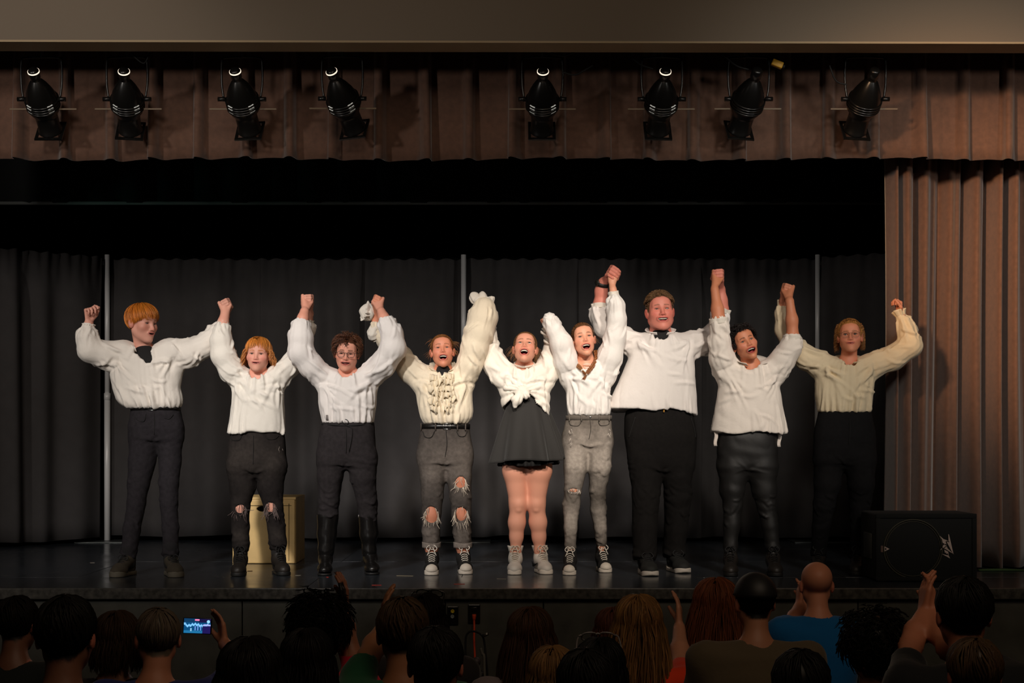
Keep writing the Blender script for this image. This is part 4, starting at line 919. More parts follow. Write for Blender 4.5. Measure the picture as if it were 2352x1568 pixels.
        for k in range(int(9*dens)):
            x = g(z0, 1)+rng.uniform(-.075, .075); out.append((line((x, z0-.01), (x+(x-g(z0, 1))*rng.uniform(.1, .9), z0-rng.uniform(.09, .2))), rng.uniform(.007, .011), rng.uniform(.005, .010)*cz, 'a'))
        for k in range(int(7*dens)):
            a = np.array((g(z0-.2, 1)+rng.uniform(-.12, .12), z0-rng.uniform(.08, H*.75))); an = rng.normal()*.9; ln = rng.uniform(.08, .2); b = a+ln*np.array((math.cos(an), -abs(math.sin(an))*.8))
            out.append((line(a, b, rng.uniform(-.2, .2)), rng.uniform(.008, .013), rng.uniform(.006, .011)*cz, 's'))
        for c in (L, R):
            n = len(c)-1; P = np.array([q[0] for q in c]); rr = np.array([q[1] for q in c])
            def pt(u, ph):
                u = min(max(u, 0), n-1e-6); i = int(u); f = u-i; ax_ = nrm(P[i+1]-P[i]); A = nrm(np.cross(ax_, (.1, 1, .05))); B = np.cross(ax_, A)
                return lerp(P[i], P[i+1], f)+(rr[i]*(1-f)+rr[i+1]*f)*(math.cos(ph)*A+math.sin(ph)*B)
            def run(u0, u1, p0, p1, m=7): return [pt(u0+(u1-u0)*t, p0+(p1-p0)*t) for t in np.linspace(0, 1, m)]
            for k in range(int(13*dens)):
                ph = rng.uniform(0, 6.28); out.append((run(n-.12, n-rng.uniform(.9, 2.2), ph, ph+rng.normal()*.35), rng.uniform(.006, .010), rng.uniform(.007, .013)*cz, 'a'))
            for k in range(int(10*dens)):
                ph = rng.uniform(0, 6.28); out.append((run(.1, rng.uniform(.9, 2.0), ph, ph+rng.normal()*.6), rng.uniform(.008, .013), rng.uniform(.007, .014)*cz, 'a'))
            for k in range(int(9*dens)):
                ph = rng.uniform(0, 6.28); u = rng.uniform(.4, n-.6); out.append((run(u, u+rng.uniform(.5, 1.0), ph, ph+rng.choice((-1, 1))*rng.uniform(.5, 1.5)), rng.uniform(.007, .012), rng.uniform(.006, .012)*cz, 's'))
        return out
    def cuff(s, c, axis, r0, r1, ln, waves=11, amp=.006, seed=0, col=(226, 218, 206), name='cuff', ell_=1.0):
        V, Q = frill(c, axis, r0, r1, ln, waves, amp, seed, ell_=ell_); return mk(name, V, Q, CLOTH, s.S, col=srgb(col), solid=.0022)
    def cuff_at(s, node, prev, r0, r1, ln, back=.012, **kw):
        a, b = s.j(*node[:3]), s.j(*prev[:3]); ax_ = nrm(a-b); return s.cuff(a-ax_*back, ax_, r0, r1, ln, **kw)
    def pants(s, secs, legs, colfn, rips=(), name='trousers', m=DENIM, wr=((.0, .05, .004),), seed=0, step=.0085, crs=1.0, kleg=.035):
        J = s.j; rows = []
        for q in secs:
            a, b = J(q[1], q[0]), J(q[2], q[0]); rows.append((a[2], (a[0]+b[0])/2, s.y0+(q[4] if len(q) > 4 else 0), (b[0]-a[0])/2, q[3]))
        C = [[s.n(q) for q in lg] for lg in legs]; pts = [p for c in C for p, r in c]
        lo = np.min(pts, 0)-.16; hi = np.max(pts, 0)+.16; hi[2] = rows[0][0]+.03; lo[2] = min(p[2] for p in pts)-.09
        lo[0] = min(lo[0], min(r[1]-r[3] for r in rows)-.04); hi[0] = max(hi[0], max(r[1]+r[3] for r in rows)+.04)
        lo[1] = min(lo[1], s.y0-.18); hi[1] = max(hi[1], s.y0+.18)
        k_ = len(rows); rows = [(q[0], q[1], q[2], q[3], q[4]*(.84 if i == k_-1 else .93 if i == k_-2 else 1)) for i, q in enumerate(rows)]
        S = SDF(lo, hi, step); b = rows[-1]; s.prow = rows
        S.loft(rows+[(b[0]-.02, b[1], b[2], b[3]*.96, b[4]*.85), (b[0]-.045, b[1], b[2], b[3]*.75, b[4]*.5)], 0)
        for c in C: S.chain(c, .015, k0=kleg)
        for c in C:                                  # flat leg ends
            p, r = c[-1]; q = p-np.array((0, 0, r+.004)); S.ell(q, (r*1.6, r*1.6, r*.98), None, .004, 's')
        for (px, py, rx, rz, dy) in rips: S.ell(J(px, py, dy-.06), (rx*s.m, .062, rz*s.m), None, .003, 's')
        V, Q = S.mesh(); V = relax(V, Q, 1); N = vnormals(V, Q); d = np.zeros(len(V))
        for (zpx, wd, am) in wr:
            z0 = J(0, zpx)[2] if zpx > 50 else zpx
            u = V[:, 2]*52+2.6*sn(V*np.array((1, 1, .6)), 13, seed)+1.2*sn(V, 24, seed+1)
            d += am*.9*(np.abs(np.sin(u))**.9-.6)*np.exp(-((V[:, 2]-z0)/wd)**2)*np.clip(.5+.9*sn(V, 12, seed+4), 0, 1.2)
        d += .0022*(np.abs(sn(V, 20, seed+2))-.45)+.0012*sn(V, 45, seed+3)
        rng = np.random.default_rng(seed+50); L_ = []
        for ci, c in enumerate(C):
            n = len(c)-1; P = np.array([q[0] for q in c]); rr = np.array([q[1] for q in c]); sx = 1 if ci else -1
            def pt(u, ph):
                u = min(max(u, 0), n-1e-6); i = int(u); f = u-i; return lerp(P[i], P[i+1], f)+(rr[i]*(1-f)+rr[i+1]*f)*np.array((math.cos(ph), -math.sin(ph), 0))
            for k in range(20):
                u = rng.choice((rng.normal(n*.45, n*.12), n-rng.uniform(.05, 1.0))); ph = rng.uniform(.1, 3.0); w_ = rng.uniform(.5, 1.1); sl_ = rng.uniform(-.35, .35)
                L_.append(([pt(u+sl_*(t-.5)+.08*math.sin(t*5), ph+w_*(t-.5)) for t in np.linspace(0, 1, 6)], rng.uniform(.006, .010), rng.uniform(.003, .0062)*crs, 's'))
            b0 = rows[-1]; cr = np.array((b0[1], b0[2]-b0[4]*.75, b0[0]-.01))
            for k in range(6):
                an = rng.uniform(-.35, .75); ln = rng.uniform(.07, .15); q = [cr+np.array((sx*ln*t*math.cos(an)+sx*.012, -.02*math.sin(t*3), ln*t*math.sin(an))) for t in np.linspace(0, 1, 5)]
                L_.append((q, rng.uniform(.007, .011), rng.uniform(.0015, .0030)*crs, 'a'))
        d += crease_disp(V, N, L_)
        ctr = np.array([0, 0, 0.]); V = V+N*d[:, None]
        c = np.array(srgb((60, 60, 60))) if colfn is None else colfn(V, N, s)
        s.T = mk(name, V, Q, m, s.P, col=c); return s.T
    def front(s, px, py, rows=None, push=.004):      # a point on the front of the trousers
        p = s.j(px, py); r = sorted(rows or s.prow); zz = [q[0] for q in r]; g = lambda i: np.interp(p[2], zz, [q[i] for q in r])
        t = min(.97, abs(p[0]-g(1))/g(3)); p[1] = g(2)-g(4)*(1-t**2.3)**(1/2.3)-push; return p
    def seam(s, pts, r=.002, m=None, name='seam', n=14):
        p = smooth_path([s.front(*q) for q in pts], n); V, Q = tube(p, r, 5); return mk(name, V, Q, m or mat('dark_stitching', (20, 19, 18), rough=.9), s.T)
    def belt(s, py, m=LEATHER, buckle=True, h=.034, name='belt', bx=None):
        r = sorted(s.prow); z = s.j(0, py)[2]; zz = [q[0] for q in r]; g = lambda i: np.interp(z, zz, [q[i] for q in r])
        cx, cy, rx, ry = [g(i) for i in (1, 2, 3, 4)]
        def f(U, V):
            th = U*2*math.pi; return np.stack([cx+(rx+.005)*np.sign(np.cos(th))*np.abs(np.cos(th))**(2/2.3), cy+(ry+.005)*np.sign(np.sin(th))*np.abs(np.sin(th))**(2/2.3), z+(V-.5)*h+0*th], -1)
        V, Q = psurf(f, 64, 3, True); b = mk(name, V, Q, m, s.P, solid=.004)
        if buckle:
            p = s.front(bx or CX+(cx/s.y0)*FPX, py, push=.010); q = [p+np.array((x, 0, zz_)) for x, zz_ in ((-.022, -.018), (.022, -.018), (.022, .018), (-.022, .018), (-.022, -.018))]
            V, Q = join([tube([q[i], q[i+1]], .0028, 6) for i in range(4)]+[tube([p+np.array((-.005, -.001, -.018)), p+np.array((-.005, -.001, .018))], .002, 6)]); mk('buckle', V, Q, STEEL, b)
        return b
    def fray(s, px, py, rx, rz, dy, n, ln, col, seed=0, r=.0014, sides=True):
        rng = np.random.default_rng(seed); out = []
        for i in range(n):
            a = rng.uniform(0, 2*math.pi)
            if sides and rng.random() < .75: a = (math.pi if rng.random() < .5 else 0)+rng.normal()*.45
            p = s.j(px+rx*1.05*math.cos(a), py-rz*math.sin(a), dy); p[1] += -.004+.012*abs(math.cos(a)); L = ln*rng.uniform(.4, 1.2); o = math.copysign(1, math.cos(a))
            v = np.array((o*rng.uniform(-.15, .3), -rng.uniform(.05, .3), -1)); q = [p]
            for k in range(5): v = v+rng.normal(size=3)*.18; q.append(q[-1]+nrm(v)*L/5)
            out.append(q)
        V, Q = tubes(np.array(out), r*np.array([1, 1, .9, .9, .7, .4])[None]*rng.uniform(.7, 1.4, (n, 1)), 4)
        mk('frayed_thread', V, Q, mat('thread_%d_%d_%d' % col, col, rough=.9), s.T)
    def socks(s, col, legs):
        for (tx, ty, yaw, sc), lg in zip(s.feet, legs):
            q = s.n(lg[-1]); ya = FPX*(CAMZ-SZ)/(ty-HY)+.196*sc*math.cos(math.radians(yaw)); a = at(tx, ty, FPX*(CAMZ-SZ)/(ty-HY)); b = np.array((a[0]-math.sin(math.radians(yaw))*.196*sc, ya, SZ+.075)); t = q[0]+np.array((0, 0, .05)); r = min(q[1]-.001, .051)
            S = SDF(np.minimum(t, b)-.08, np.maximum(t, b)+.08, .009); S.cap(t, b, r, .043*sc, 0); V, Q = S.mesh(); mk('sock', V, Q, mat('sock_%d_%d_%d' % col, col, rough=.95), s.P)
    def shoes(s, style):
        return [shoe(s.P, q[:2], q[2], style, q[3]) for q in s.feet]
def plain(c, var=.0):
    c = np.array(srgb(c)); return lambda V, N, s: np.tile(c, (len(V), 1))
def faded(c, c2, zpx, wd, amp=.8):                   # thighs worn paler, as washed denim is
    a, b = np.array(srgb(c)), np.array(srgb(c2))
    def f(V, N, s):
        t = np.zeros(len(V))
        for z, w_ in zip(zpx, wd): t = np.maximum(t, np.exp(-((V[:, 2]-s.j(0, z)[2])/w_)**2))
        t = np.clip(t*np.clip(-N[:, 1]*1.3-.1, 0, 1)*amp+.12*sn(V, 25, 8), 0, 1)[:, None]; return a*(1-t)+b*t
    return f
def hand_zone(c, fn, step=.0047): return dict(c=c, fn=fn, step=step)
def eyeglasses(P, H, col, wire=.0016, w_=.024, h_=.019):
    c, R, s = H['c'], H['R'], H['s']; th = np.linspace(0, 2*math.pi, 25); parts = []
    for x in (-1, 1):
        p = np.stack([x*.033+w_*np.sign(np.cos(th))*np.abs(np.cos(th))**.75, -.103+.010*(x*(.9*np.cos(th)))**1*.4+0*th, -.006+h_*np.sign(np.sin(th))*np.abs(np.sin(th))**.8], 1); parts.append(tube(p, wire, 6))
        parts.append(tube(smooth_path([(x*(.033+w_), -.101, .004), (x*.074, -.088, .005), (x*.082, -.03, .003), (x*.083, .012, -.004)], 10), wire, 6))
    parts.append(tube(smooth_path([(-.010, -.104, .002), (0, -.108, .005), (.010, -.104, .002)], 7), wire, 6))
    V, Q = xf(join(parts), R, c, s); g = mk('eyeglasses', V, Q, mat('frame_%d_%d_%d' % col, col, rough=.35), P)
    for x in (-1, 1):
        V, Q = xf(ball((x*.033, -.103, -.006), (w_-.001, .0008, h_-.001), 16, 7), R, c, s); mk('lens', V, Q, GLASSM, g)
WHITE_S = (232, 224, 214)
# each clasp: where the joined hands are; front = the nearer person's hand
def clasp_zone(pf, c, w, s, front, tilt=0, sc=1.0, dy=0):
    C = at(*c[:2], c[2]); W = pf.j(*w); return hand_zone(C, lambda S: add_clasp(S, W, C, s, front, tilt, sc))
# --- the red-haired boy at the left end
p = Pf(10.05, (350, 1310), 'boy with copper bowl-cut hair, white shirt and black trousers, raising one free fist')
p.head(327, 741, 56, -3, 3, 1.05, mo=.0035, mw=.022, eo=.45, fem=.3)
secs = [(800, 290, 386, .085), (822, 268, 404, .11), (850, 251, 421, .118), (890, 259, 414, .125), (918, 268, 420, .13), (930, 279, 418, .128), (938, 296, 412, .11)]
sl = [(284, 812, 0, 30), (245, 815, -.02, 31), (208, 803, -.05, 29), (200, 775, -.06, 24), (203, 752, -.06, 15)]
sr = [(392, 808, .0, 31), (432, 812, .02, 31), (468, 795, .04, 27), (497, 766, .05, 21), (512, 746, .05, 13)]
C12 = (519, 703, 10.06)
legs_l = [(332, 985, 0, 33), (326, 1060, 0, 31), (318, 1110, -.01, 25), (313, 1155, -.01, 21), (303, 1215, .0, 20), (297, 1262, .0, 17.5), (296, 1280, .0, 17)]
legs_r = [(390, 985, 0, 30), (391, 1060, 0, 25), (388, 1110, -.01, 22), (388, 1155, -.01, 20), (391, 1215, 0, 18.5), (392, 1265, 0, 17.5), (392, 1274, 0, 17.5)]
wl = p.j(204, 740, -.06)
curl1 = [(35, 60, 45), (62, 70, 45), (75, 75, 45), (80, 75, 40)]
legs_l, legs_r = p.plant((legs_l, legs_r), ((262, 1326), (408, 1326)), 1.05)
P = p.body((332, 806), secs, sl, sr, [(204, 742, -.06, 9.5)], [(517, 728, .05, 9)], (legs_l, legs_r),
           [hand_zone(p.j(208, 702, -.06), lambda S: add_hand(S, wl, (.05, -.1, 1), (.80, -.6, .05), 1, curl1, 1.0)), clasp_zone(p, C12, (519, 724, .05), 1, False, -25, .95)],
           (222, 160, 140), (168, 92, 30), lip=(196, 110, 100))
add_eyes(P, p.H, (80, 90, 95), lash=(90, 50, 30))
p.shirt(secs, sl, sr, (331, 808, 20, -.02), WHITE_S, seed=1, extra=lambda S, s: S.chain([(s.j(330, 800, -.095), .060), (s.j(341, 822, -.115), .036), (s.j(351, 837, -.124), .012)], .005, 's'), amp=(.012, .012))
V, Q = collar_band(p.j(331, 802, -.012)+np.array((0, 0, -.012)), rotm(28, -6, 2), .068, .072, .036, .010, 1.0, .004); mk('collar', V, Q, CLOTH, p.S, col=srgb(WHITE_S), solid=.003)
def tee(pf, pts, r, name='undershirt', col=(20, 18, 18), ry=.06):
    S = SDF(pts[0]-.14, pts[0]+.14, .009)
    S.ell(pts[0], (r, ry, .075), None, 0)
    for q in pts[1:]: S.ell(q, (r*.8, ry, .05), None, .04)
    V, Q = S.mesh(); return mk(name, V, Q, mat('black_jersey', col, rough=.9), pf.P)
tee(p, [p.j(340, 834, -.046), p.j(332, 808, -.006)], .084)
p.cuff_at(sl[-1], sl[-2], .026, .040, .024, back=.004, waves=13, amp=.005, seed=2); p.cuff_at(sl[-1], sl[-2], .030, .036, .022, back=.024, waves=15, amp=.003, seed=3)
p.cuff_at(sr[-1], sr[-2], .030, .034, .022, waves=13, amp=.003, seed=4)
p.pants([(930, 304, 411, .10), (950, 300, 416, .11), (980, 298, 420, .115), (1005, 300, 419, .11)], (legs_l, legs_r), plain((40, 37, 40)), wr=((1145, .10, .006), (1270, .06, .006), (1010, .06, .004)), seed=3)
p.belt(936); p.seam([(318, 958), (326, 966), (340, 967), (345, 950)], name='pocket_seam'); p.seam([(363, 948), (364, 975), (362, 998)], name='fly_seam'); p.seam([(404, 952), (396, 962), (386, 960)], name='pocket_seam')
p.shoes('skate'); p.socks((24, 22, 24), (legs_l, legs_r))
th = lambda a: np.interp(abs(((a+math.pi) % (2*math.pi))-math.pi), [0, .55, .9, 1.3, 1.9, 2.6, 3.14], [1.80, 1.86, 1.92, 2.02, 2.2, 2.25, 2.25])
def gold(c, paths): return c
add_strands(P, 'hair', polar(p.H, (0, .25, 1), (0, -1, 0), 2100, th, 9, off=(.04, .22), wave=(.07, 2.5), drift=.2, seed=1), .0014, p.H, (204, 120, 40), .5)
# --- the red-haired girl with the fringe
p = Pf(10.03, (598, 1310), 'girl with copper fringe, loose white shirt and ripped black jeans before the mustard box')
p.head(593, 814, 1, 2, 2, .97, mo=.0022, mw=.023, eo=.5)
secs = [(858, 566, 624, .08), (875, 545, 644, .10), (900, 535, 652, .118), (930, 532, 653, .122), (960, 528, 654, .128), (992, 523, 656, .135), (1002, 522, 657, .135)]
sl = [(556, 872, 0, 25), (532, 850, -.02, 28), (513, 815, -.04, 28), (508, 782, -.04, 25), (509, 760, -.03, 18), (512, 744, -.02, 13)]
sr = [(635, 868, .01, 26), (664, 842, .05, 24), (690, 808, .08, 22), (702, 768, .08, 18), (709, 738, .08, 11)]
C23 = (706, 692, 10.02)
legs_l = [(556, 1070, 0, 33), (556, 1120, 0, 29), (552, 1165, -.01, 21), (552, 1210, 0, 20.5), (553, 1245, 0, 19), (553, 1263, 0, 17)]
legs_r = [(624, 1070, 0, 33), (622, 1120, 0, 29), (628, 1165, -.01, 22), (635, 1210, 0, 20.5), (638, 1245, 0, 20), (639, 1260, 0, 18)]
legs_l, legs_r = p.plant((legs_l, legs_r), ((545, 1324), (655, 1322)))
P = p.body((594, 860), secs, sl, sr, [(513, 738, -.02, 10), (517, 722, 0, 9)], [(711, 722, .07, 9)], (legs_l, legs_r),
           [clasp_zone(p, C12, (516, 724, -.005), 1, True, -25, .95), clasp_zone(p, C23, (711, 718, .06), 1, False, 0, .95)],
           (228, 164, 142), (190, 112, 48), lip=(186, 100, 92), blush=(222, 126, 112))
add_eyes(P, p.H, (70, 60, 50), (0, -8), lash=(60, 36, 28))
zh = p.j(0, 990)[2]
p.shirt(secs, sl, sr, (594, 862, 19), (236, 229, 218), seed=4, hem=lambda X, Y: zh-.012*np.abs(X-p.org[0])/.18+.006*np.sin(X*40)+.01*np.sin(Y*20), ngath=(9, 10), amp=(.006, .010), crumple=.005)
p.cuff_at(sl[-1], sl[-2], .033, .038, .026, waves=13, amp=.0035, seed=5); p.cuff_at(sr[-1], sr[-2], .030, .035, .024, waves=13, amp=.003, seed=6)
rp = [(552, 1168, 10, 10, 0), (621, 1164, 10, 11, 0)]
p.pants([(985, 534, 650, .105), (1010, 526, 655, .118), (1050, 522, 657, .125), (1078, 524, 656, .12)], (legs_l, legs_r), faded((34, 30, 29), (62, 56, 52), (1050, 1225), (.12, .05), .55), rp, name='jeans', wr=((1165, .05, .005), (1245, .06, .008), (1078, .05, .004)), seed=5)
p.fray(552, 1168, 11, 10, -.073, 46, .065, (112, 96, 92), 1); p.fray(621, 1164, 11, 11, -.073, 60, .07, (122, 106, 102), 2)
p.seam([(532, 1000), (540, 1010), (556, 1010), (562, 1000)], name='pocket_seam'); p.seam([(644, 1000), (636, 1008), (622, 1008), (614, 998)], name='pocket_seam'); p.seam([(589, 1000), (589, 1030), (588, 1065)], name='fly_seam')
p.fray(522+12, 1062, 2, 12, -.07, 10, .02, (150, 140, 132), 7, .001); p.fray(644, 1030, 4, 5, -.09, 8, .018, (150, 140, 132), 8, .001)
p.shoes('laceboot'); p.socks((30, 27, 26), (legs_l, legs_r))
th = lambda a: np.interp(abs(((a+math.pi) % (2*math.pi))-math.pi), [0, .45, .75, 1.0, 1.4, 2.0, 3.14], [1.72, 1.78, 1.84, 1.95, 2.0, 2.05, 2.1])
add_strands(P, 'hair', polar(p.H, (0, .22, 1), (0, -1, 0), 1700, th, 8, off=(.03, .13), wave=(.07, 3), seed=2), .0014, p.H, (206, 128, 52), .4)
pts = polar(p.H, (0, .22, 1), (0, -1, 0), 420, lambda a: 1.75, 7, 8, lambda ph: .085+.05*np.random.default_rng(3).random(len(ph)), off=(.03, .16), wave=(.14, 6), seed=5, phr=(1.0, 2*math.pi-1.0), spread=.45)
add_strands(P, 'hair', pts, .0015, p.H, (202, 134, 74), .4)
loose_hair(P, p.H, [(-.078, .01, .0), (.078, .01, .0)], 44, .07, 4, (220, 160, 90), .0005)
# --- glasses and black boots
p = Pf(9.98, (800, 1310), 'person with curly brown hair, dark glasses, drawstring trousers and tall black boots')
p.head(797, 810, 2, -6, 4, .96, mo=.006, mw=.027, eo=.25, fem=.5)
secs = [(856, 760, 836, .085), (872, 742, 852, .105), (895, 731, 866, .115), (925, 731, 865, .118), (950, 736, 861, .112), (972, 741, 858, .105)]
sl = [(744, 866, 0, 25), (715, 840, -.04, 28), (691, 808, -.07, 29), (691, 775, -.07, 28), (691, 752, -.07, 21), (694, 737, -.06, 14)]
sr = [(848, 866, 0, 26), (880, 838, -.04, 28), (903, 800, -.07, 29), (900, 766, -.07, 25), (889, 744, -.07, 19), (883, 734, -.07, 13)]
C34 = (867, 694, 10.03)
legs_l = [(764, 1055, 0, 33), (758, 1093, 0, 29), (755, 1150, 0, 24.5), (754, 1178, 0, 23), (753, 1196, 0, 21)]
legs_r = [(832, 1055, 0, 33), (834, 1093, 0, 29.5), (843, 1150, 0, 23.5), (845, 1178, 0, 21), (846, 1196, 0, 19)]
bt = [[0, 0, (750, 1260, 0, 16), (748, 1290, 0, 13)], [0, 0, (848, 1260, 0, 15), (850, 1290, 0, 13)]]
low = p.plant([legs_l+bt[0][2:], legs_r+bt[1][2:]], ((745, 1322), (857, 1320))); legs_l, legs_r = low[0][:-2], low[1][:-2]
P = p.body((799, 858), secs, sl, sr, [(696, 730, -.06, 10.5), (699, 716, -.04, 9.5)], [(881, 728, -.06, 10), (876, 716, -.04, 9)], low,
           [clasp_zone(p, C23, (700, 715, -.03), 1, True, 0, .95), clasp_zone(p, C34, (876, 716, -.03), -1, True, 20, .92)],
           (226, 158, 134), (78, 46, 30), lip=(178, 88, 80), brow=(90, 56, 40))
add_eyes(P, p.H, (70, 50, 36), (0, -14)); add_teeth(P, p.H); eyeglasses(P, p.H, (28, 22, 22))
p.shirt(secs, sl, sr, (799, 858, 21), (234, 227, 222), seed=7, ngath=(26, 14), amp=(.010, .010))
p.cuff_at(sl[-1], sl[-2], .036, .040, .02, waves=9, amp=.002, seed=7); p.cuff_at(sr[-1], sr[-2], .036, .038, .02, waves=9, amp=.002, seed=8)
q = p.front(757, 959, rows=p.rows, push=.012); V, Q = box(q-np.array((.012, .001, .017)), q+np.array((.012, .001, .017))); mk('cloth_patch', V, Q, mat('grey_felt', (120, 112, 108), rough=.9), p.S)
p.pants([(968, 740, 859, .10), (985, 736, 860, .108), (1010, 731, 862, .115), (1040, 728, 864, .12), (1062, 729, 863, .115)], (legs_l, legs_r), plain((46, 42, 43)), wr=((1160, .05, .007), (1070, .06, .004)), seed=6)
V, Q = tube(smooth_path([p.front(741, 974), p.front(770, 976), p.front(800, 977), p.front(830, 976), p.front(857, 974)], 24), .0045, 6); dr = mk('drawstring', V, Q, BLACKCORD, p.T)
for pts in ([(799, 976), (790, 968), (797, 963), (804, 968), (801, 977)], [(800, 977), (812, 984), (812, 1005), (806, 1036)]):
    V, Q = tube(smooth_path([p.front(*a, push=.010) for a in pts], 16), .0026, 6); mk('drawstring', V, Q, BLACKCORD, p.T)
p.seam([(799, 985), (800, 1010), (799, 1040)], name='fly_seam')
for (o, R, first), shaft, lw in zip(p.shoes('tallboot'), ([(753, 1184, 24.5), (751, 1225, 22), (749, 1262, 17), (748, 1285, 16)], [(845, 1184, 22.5), (847, 1225, 20.5), (848, 1262, 16), (850, 1285, 15.5)]), low):
    shaft = [(a, b, float(np.interp(b, [q[1] for q in lw], [q[2] for q in lw])), r) for a, b, r in shaft]
    c = [p.n(q) for q in shaft]; c[-1] = (o+np.array((0, 0, .10)), .042); S = SDF(np.min([a for a, r in c], 0)-.09, np.max([a for a, r in c], 0)+.09, .0065); S.chain(c, .02); a, r = c[0]
    S.ell(a+np.array((0, 0, r*.95)), (r*1.5, r*1.5, r*.98), None, .003, 's'); V, Q = S.mesh(); V = relax(V, Q, 1); N = vnormals(V, Q)
    V = V+N*(.004*(np.abs(np.sin(V[:, 2]*60+2*sn(V, 12, 3)))-.5)*np.exp(-((V[:, 2]-SZ-.13)/.05)**2)+.002*sn(V, 20, 4))[:, None]
    mk('boot_shaft', V, Q, LEATHER, first, org=o)
    V, Q = tube([a+np.array((math.copysign(r, 797-shaft[0][0])*.9, -.015, .012)), a+np.array((math.copysign(r, 797-shaft[0][0])*.93, -.017, -.012))], .004, 6); mk('zip_pull', V, Q, STEEL, first, org=o)
add_strands(P, 'hair', curls(900, .040, .0065, 1.3, 10, 3, keep=lambda q: ~((q[:, 1] < -.05) & (q[:, 0] > .012) & (q[:, 2] < .10)), gravity=.75, bias=(-.25, 0, 0)), .0018, p.H, (92, 54, 32), .5)
add_strands(P, 'hair', curls(240, .062, .006, 1.6, 14, 31, keep=lambda q: (q[:, 1] < -.03) & (q[:, 0] < .01), gravity=.62, bias=(-.3, -.3, 0)), .0018, p.H, (84, 48, 30), .5)
# --- ruffled blouse, ripped grey jeans
p = Pf(10.08, (1025, 1310), 'laughing girl in an ivory blouse with ruffled front, belted grey jeans ripped at the knees')
p.head(1016, 806, 4, 16, -3, .95, mo=.0155, mw=.025, eo=.3, browup=.002)
secs = [(853, 980, 1052, .085), (868, 965, 1070, .10), (890, 954, 1084, .115), (920, 957, 1085, .12), (945, 962, 1087, .128), (960, 966, 1084, .13), (973, 974, 1074, .11)]
sl = [(972, 872, 0, 26), (945, 852, .02, 29), (915, 815, .06, 26), (888, 782, .07, 22), (868, 755, .07, 16), (864, 738, .07, 10)]
sr = [(1064, 870, 0, 27), (1080, 835, -.04, 29), (1090, 798, -.06, 31), (1101, 760, -.07, 32), (1109, 728, -.07, 32), (1112, 708, -.07, 26)]
C45 = (1113, 722, 10.05)
legs_l = [(992, 1045, 0, 32), (994, 1094, 0, 29.5), (993, 1140, 0, 25), (991, 1180, -.01, 21.5), (990, 1220, 0, 20), (991, 1252, 0, 19.5)]
legs_r = [(1054, 1045, 0, 31), (1054, 1094, 0, 28), (1058, 1140, 0, 25), (1060, 1180, -.01, 21.5), (1062, 1220, 0, 20), (1063, 1252, 0, 19.5)]
low = p.plant((legs_l+[(992, 1275, .0, 14), (992, 1300, .0, 13)], legs_r+[(1064, 1275, .0, 14), (1064, 1300, .0, 13)]), ((991, 1321), (1071, 1319))); legs_l, legs_r = low[0][:-2], low[1][:-2]
P = p.body((1018, 852), secs, sl, sr, [(866, 725, .07, 9), (870, 714, .05, 9)], None, low,
           [clasp_zone(p, C34, (866, 716, .04), -1, False, 20, .92), hand_zone(p.j(1112, 725, -.06), lambda S: add_hand(S, p.j(1110, 745, -.06), (.05, 0, 1), (.1, 1, 0), 1, [(60, 70, 40)]*4, .9), .006)],
           (218, 142, 112), (120, 78, 44), lip=(190, 96, 84), brow=(132, 84, 52))
add_eyes(P, p.H, (60, 50, 40), lash=(60, 34, 24)); add_teeth(P, p.H)
p.shirt(secs, sl, sr, (1018, 852, 19), (232, 218, 194), seed=10, ngath=(16, 10), amp=(.009, .012))
V, Q = puff(p.j(847, 716, .06), (.060, .045, .052), rotm(0, 0, -20), 3, 11, .16); mk('cuff', V, Q, CLOTH, p.S, col=srgb((222, 214, 202)))
p.cuff(p.j(858, 722, .06), (-.9, -.2, .35), .022, .060, .062, 9, .012, 9, (226, 218, 206)); p.cuff(p.j(870, 724, .06), (.75, -.3, .3), .014, .022, .04, 5, .004, 4, (226, 218, 206))
V, Q = puff(p.j(859, 764, .05), (.045, .040, .056), rotm(0, 0, 14), 5, 7, .10); mk('sleeve_puff', V, Q, CLOTH, p.S, col=srgb((226, 218, 206)))
for (a, b, r_) in (((1090, 684, -.05), -38, (.036, .030, .036)), ((1108, 683, -.06), 4, (.030, .028, .040)), ((1127, 690, -.05), 34, (.026, .024, .030)), ((1099, 690, -.07), -10, (.034, .022, .026)), ((1118, 690, -.07), 12, (.034, .022, .024))):
    V, Q = puff(p.j(*a), r_, rotm(0, 0, b), int(a[0]) % 30, 7, .14); mk('cuff', V, Q, CLOTH, p.S, col=srgb((218, 210, 198)))
tee(p, [p.j(1018, 862, -.03), p.j(1018, 855, .0)], .045)
jr = np.random.default_rng(77)
for k, (x0, x1) in enumerate(((1000, 1003), (1030, 1034))):      # jabot ruffles down the front
    for j_ in range(7):
        py = 860+j_*12+jr.uniform(-3, 3); c_ = p.front(lerp(x0, x1, j_/6)+jr.uniform(-4, 4), py, rows=p.rows, push=.010); wd = jr.uniform(.060, .086)*(1-.05*j_); q_ = jr.uniform(0, 6, 4); tl = jr.uniform(-.25, .25)*(1 if k else 1)
        def rf(U, V, c_=c_, wd=wd, q_=q_, tl=tl):
            x = (U-.5)*wd*(1+.18*V); e = np.abs(2*U-1)**3; fl = np.sin(U*(15+3*q_[3]/6)+q_[0])
            return np.stack([c_[0]+x+.007*V*np.sin(U*13+q_[1]), c_[1]-.004-.024*np.sin(V*2.3)*(1-.6*e)-.011*fl*V+.012*e, c_[2]+x*tl-(.050-.012*e)*V+.012*fl*V+.005*np.sin(U*27+q_[2])*V], -1)
        V, Q = psurf(rf, 30, 6); mk('ruffle', V, Q, CLOTH, p.S, col=srgb((228, 213, 186)), solid=.002)
